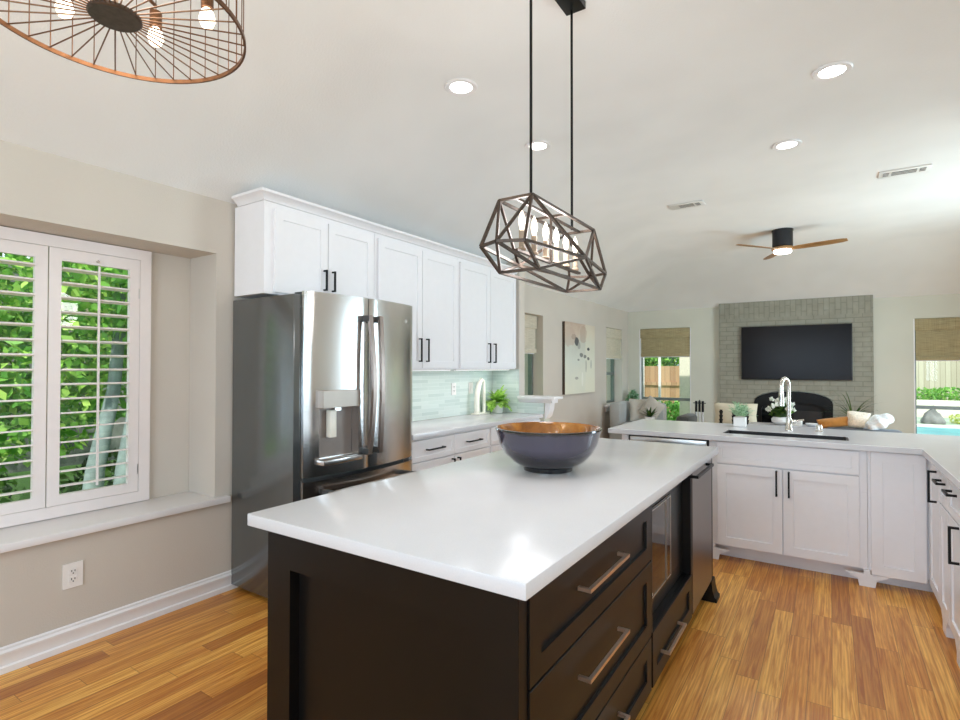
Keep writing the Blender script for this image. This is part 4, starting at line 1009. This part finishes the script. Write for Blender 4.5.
MB().box(-1.57, DF-0.06, 2.961, 3.45, 0.001, 0.099).build('toe_kick', 'dark', pi_)
MB().box(DF+0.001, DF+0.02, 3.510, 3.56, 0.13, 0.872).build('end_stile', 'dark', pi_)
d = MB().front((DF+0.001, 2.972, 0.115), Y, Z, X, 0.535, 0.755, t=0.022, s=0.0).build('door', 'smoke', pi_)
MB().pull((DF+0.023, 3.13, 0.845), Y, X, 0.42, 0.035, 0.014).build('handle', 'black', d)
MB().prism([(DF-0.06, 0.001), (DF+0.058, 0.001), (DF+0.058, 0.02), (DF+0.046, 0.03), (DF+0.035, 0.07), (DF+0.03, 0.12), (DF+0.0005, 0.12), (DF+0.0005, 0.099), (DF-0.06, 0.099)], 'y', 3.46, 3.57).build('foot', 'dark', pi_)
tag(MB().box(-1.647, -0.583, 1.082, 3.598, 0.8755, 0.916, 0.003).build('countertop', 'quartz', loc=(-1.1, 2.3, 0.8755)), 'white quartz countertop of the dark island, with the bowl on it', 'countertop', 'white quartz countertops')
# bowl
BX, BY = -1.145, 2.35
bw = thing('ceramic_bowl', 'large dark glazed bowl with amber inside on the island', 'bowl', (BX, BY, 0.917))
MB().lathe([(0.0, 0.0), (0.118, 0.0), (0.120, 0.018), (0.135, 0.022), (0.175, 0.045), (0.215, 0.085), (0.236, 0.13), (0.247, 0.175), (0.256, 0.196), (0.254, 0.203), (0.246, 0.204)], (BX, BY, 0.917), 64, cap=False).build('bowl_shell', 'bowlo', bw)
MB().lathe([(0.2462, 0.2045), (0.238, 0.19), (0.228, 0.14), (0.205, 0.09), (0.16, 0.05), (0.10, 0.032), (0.0, 0.028)], (BX, BY, 0.917), 64, cap=False).build('bowl_glaze', 'bowli', bw)

# ------------------------------------------------------------------ peninsula and right run
PF = 4.272
dw = thing('dishwasher', 'stainless dishwasher at the left end of the peninsula', 'dishwasher', (-1.06, 4.55, 0))
MB().box(-1.358, -0.758, PF+0.002, 4.87, 0.10, 0.872).build('tub', 'blackplastic', dw)
MB().box(-1.350, -0.766, PF-0.022, PF+0.001, 0.11, 0.775, 0.003).build('door', 'steel', dw)
MB().box(-1.345, -0.771, PF-0.022, PF+0.001, 0.785, 0.862, 0.003).build('control_panel', 'steelflat', dw)
MB().box(-1.35, -0.766, PF+0.04, 4.86, 0.001, 0.099).build('toe_kick', 'blackplastic', dw)
ep = MB().front((-1.412, PF, 0.001), X, Z, -Y, 0.052, 0.872, t=0.02, s=0.0); ep.box(-1.412, -1.362, PF+0.001, 4.98, 0.001, 0.873)
tag(ep.build('peninsula_end_panel', 'cab', loc=(-1.39, 4.6, 0)), 'white end panel closing the left end of the peninsula', 'panel')
def foot(t, x0, x1, y, name='foot'):
    """flared bracket foot on a front facing -y"""
    m = MB(); xc = (x0+x1)/2
    m.prism([(xc-0.115, 0.083), (xc-0.09, 0.062), (xc-0.05, 0.045), (xc-0.042, 0.001), (xc+0.042, 0.001), (xc+0.05, 0.045), (xc+0.09, 0.062), (xc+0.115, 0.083), (xc+0.018, 0.083), (xc+0.018, 0.107), (xc-0.018, 0.107), (xc-0.018, 0.083)], 'y', y-0.018, y-0.0005)
    return m.build(name, 'cab', t)
sb = cab('sink_cabinet', 'white sink base cabinet with two doors in the peninsula', (-0.755, 0.197, PF, 4.98, 0.108, 0.600), 'cab', (-0.28, 4.6, 0))
m = MB(); m.box(-0.755, 0.197, PF, PF+0.02, 0.601, 0.873); m.box(-0.755, -0.735, PF+0.021, 4.98, 0.601, 0.873); m.box(0.177, 0.197, PF+0.021, 4.98, 0.601, 0.873); m.box(-0.734, 0.176, 4.96, 4.98, 0.601, 0.873)
m.build('upper_frame', 'cab', sb)
MB().box(-0.75, 0.19, PF+0.105, 4.97, 0.001, 0.107).build('toe_kick', 'cab', sb)
MB().front((-0.700, PF-0.001, 0.712), X, Z, -Y, 0.855, 0.155, s=0.038).build('false_drawer', 'cab', sb)
for a, b, px in ((-0.700, -0.281, -0.315), (-0.275, 0.155, -0.240)):
    d = MB().front((a, PF-0.001, 0.115), X, Z, -Y, b-a, 0.588, s=0.062).build('door', 'cab', sb); vpull(d, (px, PF-0.021, 0.605), -Y, 0.165)
foot(sb, -0.755, -0.715, PF); foot(sb, 0.175, 0.21, PF)
cc = cab('corner_cabinet', 'white corner cabinet with one tall door where the peninsula meets the right run', (0.199, 1.12, PF, 4.98, 0.108, 0.873), 'cab', (0.6, 4.6, 0))
MB().box(0.22, 1.10, PF+0.105, 4.97, 0.001, 0.107).build('toe_kick', 'cab', cc)
MB().front((0.215, PF-0.001, 0.085), X, Z, -Y, 0.278, 0.785, s=0.062).build('door', 'cab', cc)
RF = 0.522
def rcab(label, y0, y1, drawer, pulls, doorh, feet=()):
    t = cab('base_cabinet', label, (RF, 1.12, y0, y1, 0.10, 0.873), 'cab', (0.8, (y0+y1)/2, 0), 'white base cabinets of the right run')
    MB().box(RF+0.06, 1.11, y0+0.001, y1-0.001, 0.001, 0.099).build('toe_kick', 'cab', t)
    if drawer:
        d = MB().front((RF-0.001, y1-0.006, 0.675), -Y, Z, -X, y1-y0-0.012, 0.19, s=0.045).build('drawer', 'cab', t)
        hpull(d, (RF-0.021, drawer, 0.80), Y, -X, 0.12, stand=0.035)
        d = MB().front((RF-0.001, y1-0.006, 0.09), -Y, Z, -X, y1-y0-0.012, 0.575, s=0.057).build('door', 'cab', t)
    else:
        d = MB().front((RF-0.001, y1-0.006, 0.09), -Y, Z, -X, y1-y0-0.012, 0.775, s=0.057).build('door', 'cab', t)
    for py, pz, pl in pulls: vpull(d, (RF-0.021, py, pz), -X, pl, stand=0.035)
    for fy in feet:
        m = MB(); m.prism([(fy-0.10, 0.099), (fy-0.05, 0.05), (fy-0.05, 0.001), (fy+0.05, 0.001), (fy+0.05, 0.05), (fy+0.10, 0.099)], 'x', RF-0.022, RF+0.05); m.build('foot', 'cab', t)
    return t
rcab('white narrow base cabinet with a tall door next to the peninsula corner', 3.872, 4.245, None, ((3.95, 0.735, 0.17),), 0.775)
rcab('white base cabinet with short drawer pull, second from the peninsula corner', 3.60, 3.869, 3.73, (), 0.6, (3.74,))
rcab('white base cabinet with drawer and black pull at the right picture edge', 3.12, 3.597, 3.43, ((3.325, 0.575, 0.165),), 0.6, (3.36,))
rcab('white base cabinet of the right run nearest the camera, outside the picture', 2.4, 3.117, 2.75, ((2.85, 0.575, 0.165),), 0.6)
# L shaped counter with a sink cutout
def slab_cells(m, xs, ys, keep, z0, z1):
    V = {}
    def v(i, j, z):
        k = (i, j, z)
        if k not in V: V[k] = m.bm.verts.new((xs[i], ys[j], z))
        return V[k]
    cells = {(i, j) for i in range(len(xs)-1) for j in range(len(ys)-1) if keep((xs[i]+xs[i+1])/2, (ys[j]+ys[j+1])/2)}
    for i, j in cells:
        m.bm.faces.new((v(i, j, z1), v(i+1, j, z1), v(i+1, j+1, z1), v(i, j+1, z1))); m.bm.faces.new((v(i, j, z0), v(i, j+1, z0), v(i+1, j+1, z0), v(i+1, j, z0)))
        for di_, dj, a, b in ((-1, 0, (i, j), (i, j+1)), (1, 0, (i+1, j), (i+1, j+1)), (0, -1, (i, j), (i+1, j)), (0, 1, (i, j+1), (i+1, j+1))):
            if (i+di_, j+dj) not in cells: m.bm.faces.new((v(*a, z0), v(*b, z0), v(*b, z1), v(*a, z1)))
m = MB(); sx0, sx1, sy0, sy1 = -0.685, 0.106, 4.405, 4.66
def keep(x, y):
    if sx0 < x < sx1 and sy0 < y < sy1: return False
    return (4.215 < y < 5.17) or (x > 0.47)
slab_cells(m, [-1.515, sx0, sx1, 0.47, 1.14], [2.38, 4.215, sy0, sy1, 5.17], keep, 0.8755, 0.914)
tag(m.build('countertop', 'quartz', loc=(0, 4.6, 0.8755), bevel=0.003), 'white quartz countertop of the peninsula and right run, with the sink cut in it', 'countertop', 'white quartz countertops')
sk = MB(); a0, a1, b0, b1, zb_, zt_ = sx0+0.001, sx1-0.001, sy0+0.001, sy1-0.001, 0.66, 0.9125
sk.box(a0, a1, b0, b1, zb_, zb_+0.012); sk.box(a0, a0+0.011, b0, b1, zb_+0.0125, zt_); sk.box(a1-0.011, a1, b0, b1, zb_+0.0125, zt_); sk.box(a0+0.0115, a1-0.0115, b0, b0+0.011, zb_+0.0125, zt_); sk.box(a0+0.0115, a1-0.0115, b1-0.011, b1, zb_+0.0125, zt_)
sk_t = thing('kitchen_sink', 'black undermount sink in the peninsula counter', 'sink', ((a0+a1)/2, (b0+b1)/2, zb_)); sk.build('basin', 'sink', sk_t)
MB().lathe([(0.05, 0.0), (0.05, 0.003), (0.035, 0.004), (0.0, 0.002)], (-0.29, 4.53, zb_+0.0125), 20).build('drain', 'nickel', sk_t)
fc = thing('faucet', 'tall brushed nickel pull-down faucet behind the sink', 'faucet', (-0.272, 4.85, 0.9145))
m = MB(); m.lathe([(0.027, 0.0), (0.027, 0.012), (0.021, 0.02), (0.0195, 0.1)], (-0.272, 4.85, 0.9145), 20)
m.build('base', 'nickel', fc)
ax = Vector((-0.42, -1, 0)).normalized(); base = Vector((-0.272, 4.85, 1.0)); r_ = 0.057
pts = [base, base + Z*0.10, base + Z*0.20, base + Z*0.268] + [base + Z*0.268 + ax*(r_ - r_*math.cos(PI*k/10)) + Z*(r_*math.sin(PI*k/10)) for k in range(1, 11)]
end = pts[-1]; pts += [end - Z*0.05]
MB().tube(pts, 0.0145, 14).build('spout', 'nickel', fc)
sh_ = MB().tube([end - Z*0.05, end - Z*0.10, end - Z*0.155], [0.0175, 0.019, 0.0205], 14).build('spray_head', 'nickel', fc)
MB().cyl(end - Z*0.075 + ax*0.016, end - Z*0.115 + ax*0.018, 0.006, 8).build('spray_button', 'black', sh_)
m = MB(); m.cyl((-0.272+0.02, 4.85, 0.985), (-0.272+0.045, 4.85, 0.985), 0.014, 14); m.tube([(-0.232, 4.85, 0.985), (-0.205, 4.85, 1.0), (-0.17, 4.84, 1.005)], [0.008, 0.007, 0.006], 10); m.build('lever', 'nickel', fc)
sd = thing('air_gap_cap', 'small white air gap cap right of the faucet', 'air gap', (-0.072, 4.90, 0.9145))
MB().lathe([(0.026, 0.0), (0.026, 0.008), (0.021, 0.012), (0.021, 0.04), (0.018, 0.052), (0.0, 0.056)], (-0.072, 4.90, 0.9145), 20).build('cap', 'nickel', sd)
MB().lathe([(0.0215, 0.012), (0.0225, 0.014), (0.0215, 0.016)], (-0.072, 4.90, 0.9145), 20).build('collar', 'steelflat', sd)
pp = thing('potted_herb', 'sage green plant in a square white pot on the peninsula left of the faucet', 'plant', (-0.635, 4.97, 0.9145))
m = MB(); m.bm.free(); m = MB()
for (r0, z0), (r1, z1) in (((0.041, 0.0), (0.047, 0.082)),):
    m.prism([(-0.635-0.046, 4.97-0.046), (-0.635+0.046, 4.97-0.046), (-0.635+0.046, 4.97+0.046), (-0.635-0.046, 4.97+0.046)], 'z', 0.9145, 0.994)
m.build('pot', 'ceramic', pp, bevel=0.004)
rng = random.Random(12); m = MB()
for i in range(34):
    a = rng.uniform(0, 6.28); e = rng.uniform(0.3, 1.45); d = Vector((math.cos(a)*math.cos(e), math.sin(a)*math.cos(e), math.sin(e))); p = Vector((-0.635+0.02*math.cos(a), 4.97+0.02*math.sin(a), 0.995)); L = rng.uniform(0.08, 0.125)
    for k in range(8):
        p = p + d*L/8; d = (d + Vector((0, 0, -0.06))).normalized(); s = d.cross(Z).normalized()
        for sg in (-1, 1):
            l = 0.026*rng.uniform(.7, 1.2); w_ = (s*sg + d*0.5).normalized(); up = w_.cross(d).normalized()
            m.quad(p, p + w_*l*0.5 + d*0.006, p + w_*l, p + w_*l*0.5 - d*0.006)
m.build('leaves', 'sage', pp)

# ------------------------------------------------------------------ ceiling fixtures
def downlight(c, label, power, visible=True):
    t = thing('recessed_light', label, 'ceiling light', c, 'recessed ceiling lights')
    MB().lathe([(0.064, -0.001), (0.100, -0.001), (0.100, -0.006), (0.094, -0.011), (0.068, -0.008), (0.064, -0.001)], c, 40, cap=False).build('trim_ring', 'trim', t)
    MB().lathe([(0.0635, -0.0005), (0.0635, -0.005), (0.0, -0.005)], c, 40).build('lens', 'lens', t)
    l = light('downlight_lamp', 'SPOT', (c[0], c[1], c[2]-0.02), power, (0.95, 0.99, 1.10), target=(c[0], c[1], 0), spot_size=2.7, spot_blend=0.8, shadow_soft_size=0.07)
    l.parent = t; l.location = (0, 0, -0.02)
    return t
for (x, y), lab in (((-1.846, 2.607), 'recessed ceiling light above the refrigerator front'), ((-1.848, 3.624), 'recessed ceiling light half hidden behind the left pendant rod'),
                    ((0.022, 3.619), 'recessed ceiling light nearest the right picture edge, largest of the right pair'), ((-0.26, 4.637), 'recessed ceiling light above the sink, smaller of the right pair'),
                    ((-1.0, -0.9), 'unseen ceiling light added behind the camera for even light, left'), ((0.1, -0.9), 'unseen ceiling light added behind the camera for even light, right'), ((0.02, 1.3), 'unseen ceiling light added above the camera for even light')):  # unseen downlights, added to even out the room light
    downlight((x, y, zc), lab, 34 if y > 3.5 and x > -1 else 14)
def ceil_vent(x0, x1, y0, y1, label, splits):
    t = thing('ceiling_vent', label, 'air vent', ((x0+x1)/2, (y0+y1)/2, zc), 'ceiling air vents')
    MB().box(x0, x1, y0, y1, zc-0.012, zc-0.001, 0.002).build('vent_frame', 'vent', t)
    for a, b in splits:
        MB().box(a, b, y0+0.04, y1-0.04, zc-0.0145, zc-0.0125).build('vent_grille', 'ventdark', t)
    m = MB(); n = 9
    for a, b in splits:
        for k in range(3): yy = y0+0.055+(y1-y0-0.11)*k/2; m.box(a, b, yy-0.004, yy+0.004, zc-0.0175, zc-0.0147)
    m.build('vent_slats', 'vent', t)
ceil_vent(0.37, 0.72, 5.72, 5.90, 'ceiling air vent at the upper right', ((0.40, 0.44), (0.46, 0.63), (0.65, 0.69)))
ceil_vent(-1.40, -1.06, 5.70, 5.88, 'ceiling air vent beside the geometric pendant, the smaller looking one', ((-1.30, -1.16), (-1.14, -1.10)))
# ceiling fan
fc0 = (-0.475, 7.50)
fan = thing('ceiling_fan', 'black ceiling fan with walnut blades in the living room', 'ceiling fan', (*fc0, zc))
MB().lathe([(0.0, -0.001), (0.118, -0.001), (0.118, -0.018), (0.112, -0.024), (0.112, -0.20), (0.100, -0.215), (0.0, -0.215)], (*fc0, zc), 36).build('motor_housing', 'fanblack', fan)
MB().lathe([(0.0, -0.216), (0.118, -0.216), (0.122, -0.24), (0.105, -0.25), (0.0, -0.25)], (*fc0, zc), 36).build('blade_hub', 'walnut', fan)
MB().lathe([(0.0, -0.251), (0.098, -0.251), (0.098, -0.277), (0.085, -0.287), (0.0, -0.29)], (*fc0, zc), 36).build('light_lens', 'fanlens', fan)
for ang in (-10, 110, 230):
    a = math.radians(ang); d = Vector((math.cos(a), math.sin(a), 0)); s = Vector((-d.y, d.x, 0)); m = MB(); N = 10; prev = None
    for k in range(N+1):
        t_ = k/N; r0 = 0.10 + 0.565*t_; wd = 0.055 + 0.075*math.sin(PI*min(1, t_*0.62+0.12)); wd *= (1 if t_ < 0.93 else 0.75)
        c = Vector((*fc0, zc-0.236)) + d*r0 + Z*(0.01*t_**1.5); pitch = 0.22*(1-0.4*t_)
        up = Z*math.cos(pitch) + s*math.sin(pitch); sd_ = s*math.cos(pitch) - Z*math.sin(pitch)
        cur = [m.bm.verts.new(c + sd_*e*wd/2 + up*h) for e, h in ((-1, -0.003), (0, -0.008), (1, -0.003), (1, 0.003), (0, 0.007), (-1, 0.003))]
        if prev:
            for i in range(6): m.bm.faces.new((prev[i], prev[(i+1) % 6], cur[(i+1) % 6], cur[i]))
        else: m.bm.faces.new(cur[::-1])
        prev = cur
    m.bm.faces.new(prev); m.build('blade', 'walnut', fan)
fl = light('fan_lamp', 'SPOT', (0, 0, 0), 55, (0.97, 0.98, 1.0), target=(0, 0, -1), spot_size=2.8, spot_blend=0.6, shadow_soft_size=0.09); fl.parent = fan; fl.location = (0, 0, -0.315)

# geometric island pendant
x0, y0, zt, zm, zb = -0.979, 2.04, 2.045, 1.855, 1.771
pn = thing('linear_pendant', 'geometric bronze cage pendant over the island on two rods', 'pendant light', (x0, y0, zc))
MB().box(x0-0.048, x0+0.048, y0-0.32, y0+0.27, zc-0.035, zc-0.001, 0.002).build('canopy', 'black', pn)
for yy in (1.884, 2.288): MB().cyl((x0-0.013, yy, zt), (x0-0.013, yy, zc-0.036), 0.0058, 10).build('rod', 'black', pn)
m = MB(); bw_ = 0.0105
T = [(x0-0.07, y0-0.305, zt), (x0+0.07, y0-0.305, zt), (x0+0.07, y0+0.305, zt), (x0-0.07, y0+0.305, zt)]
D = [(x0-0.092, y0-0.40, zm), (x0+0.092, y0-0.40, zm), (x0+0.092, y0+0.40, zm), (x0-0.092, y0+0.40, zm)]
Bt = [(x0-0.070, y0-0.30, zb), (x0+0.096, y0-0.30, zb), (x0+0.096, y0+0.318, zb), (x0-0.070, y0+0.318, zb)]
Fn, Ff = (x0, y0-0.44, zm), (x0, y0+0.44, zm); Kr, Kl = (x0+0.155, y0, zm), (x0-0.155, y0, zm)
E = []
for i in range(4): E += [(T[i], T[(i+1) % 4]), (Bt[i], Bt[(i+1) % 4]), (T[i], D[i]), (D[i], Bt[i])]
for ap, ids in ((Fn, (0, 1)), (Ff, (2, 3)), (Kr, (1, 2)), (Kl, (3, 0))):
    for i in ids: E += [(ap, T[i]), (ap, D[i]), (ap, Bt[i])]
for a, b in E: m.beam(a, b, bw_, bw_)
m.build('cage', 'bronze', pn)
m = MB(); m.beam((x0, y0-0.305, zt), (x0, y0+0.305, zt), 0.010); m.beam((x0-0.07, y0, zt), (x0+0.07, y0, zt), 0.010); m.cyl((x0, y0, zt), (x0, y0, zm-0.005), 0.005, 8); m.beam((x0, y0-0.30, zm-0.005), (x0, y0+0.30, zm-0.005), 0.016, 0.010)
m.build('inner_bar', 'bronze', pn)
for k in range(6):
    yy = y0 - 0.255 + 0.102*k
    cd = MB().lathe([(0.014, 0.0), (0.017, 0.003), (0.017, 0.008), (0.0115, 0.012), (0.0115, 0.075), (0.0, 0.076)], (x0, yy, zm+0.001), 14).build('candle_sleeve', 'candle', pn)
    MB().lathe([(0.007, 0.0), (0.009, 0.012), (0.0135, 0.030), (0.012, 0.048), (0.006, 0.068), (0.0, 0.080)], (x0, yy, zm+0.078), 14).build('bulb', 'bulb', cd)
pl = light('pendant_lamp', 'POINT', (0, 0, 0), 20, (1.0, 0.98, 0.98), shadow_soft_size=0.18); pl.parent = pn; pl.location = (0, 0, 1.95-zc)

# drum chandelier of wire spokes
hx, hy, hz = -1.685, 0.686, 2.40; Rr = 0.332
ch = thing('drum_chandelier', 'copper brown wire drum chandelier at the upper left', 'chandelier', (hx, hy, zc))
MB().lathe([(0.0, 0.0), (0.062, 0.0), (0.066, 0.004), (0.066, 0.012), (0.0, 0.016)], (hx, hy, hz-0.006), 36).build('hub_disc', 'bronze', ch)
for zz in (hz-0.010, hz+0.37):
    MB().lathe([(Rr+0.002, 0.0), (Rr+0.008, 0.0), (Rr+0.008, 0.013), (Rr+0.002, 0.013), (Rr+0.002, 0.0)], (hx, hy, zz), 72, cap=False).build('drum_ring', 'gold', ch)
m = MB()
for k in range(36):
    a = math.radians(7.5 + 10*k); c, s = math.cos(a), math.sin(a)
    m.cyl((hx+0.06*c, hy+0.06*s, hz+0.002), (hx+(Rr+0.003)*c, hy+(Rr+0.003)*s, hz+0.002), 0.0021, 6)
m.build('spokes', 'gold', ch)
m = MB()
for k in range(36):
    a = math.radians(7.5 + 10*k); c, s = math.cos(a), math.sin(a)
    m.cyl((hx+Rr*c, hy+Rr*s, hz), (hx+Rr*c, hy+Rr*s, hz+0.38), 0.0016, 6)
m.build('drum_wires', 'gold', ch)
MB().cyl((hx, hy, hz+0.01), (hx, hy, zc-0.03), 0.008, 10).build('stem', 'bronze', ch)
MB().lathe([(0.0, -0.001), (0.065, -0.001), (0.065, -0.02), (0.02, -0.03), (0.0, -0.03)], (hx, hy, zc), 28).build('canopy', 'bronze', ch)
m = MB(); m.lathe([(0.0, 0.0), (0.03, 0.0), (0.035, 0.03), (0.0, 0.045)], (hx, hy, hz+0.17), 20)
for k in range(4): a = PI/4 + PI/2*k; m.cyl((hx, hy, hz+0.38), (hx+Rr*math.cos(a), hy+Rr*math.sin(a), hz+0.38), 0.005, 8)
m.build('centre_body', 'bronze', ch)
for k in range(6):
    a = math.radians(70 + 60*k); bx, by = hx+0.235*math.cos(a), hy+0.235*math.sin(a)
    ar = MB().tube([(hx, hy, hz+0.19), (hx+0.12*math.cos(a), hy+0.12*math.sin(a), hz+0.17), (bx, by, hz+0.19)], 0.006, 8)
    ar = ar.build('arm', 'gold', ch)
    MB().lathe([(0.018, 0.0), (0.018, 0.05), (0.0, 0.055)], (bx, by, hz+0.12), 16).build('socket', 'gold', ar)
    MB().lathe([(0.0, -0.062), (0.016, -0.056), (0.024, -0.035), (0.018, -0.010), (0.010, 0.0)], (bx, by, hz+0.119), 16).build('bulb', 'bulb', ar)
cl = light('chandelier_lamp', 'POINT', (0, 0, 0), 13, (1.0, 0.86, 0.70), shadow_soft_size=0.18); cl.parent = ch; cl.location = (0, 0, hz+0.08-zc)
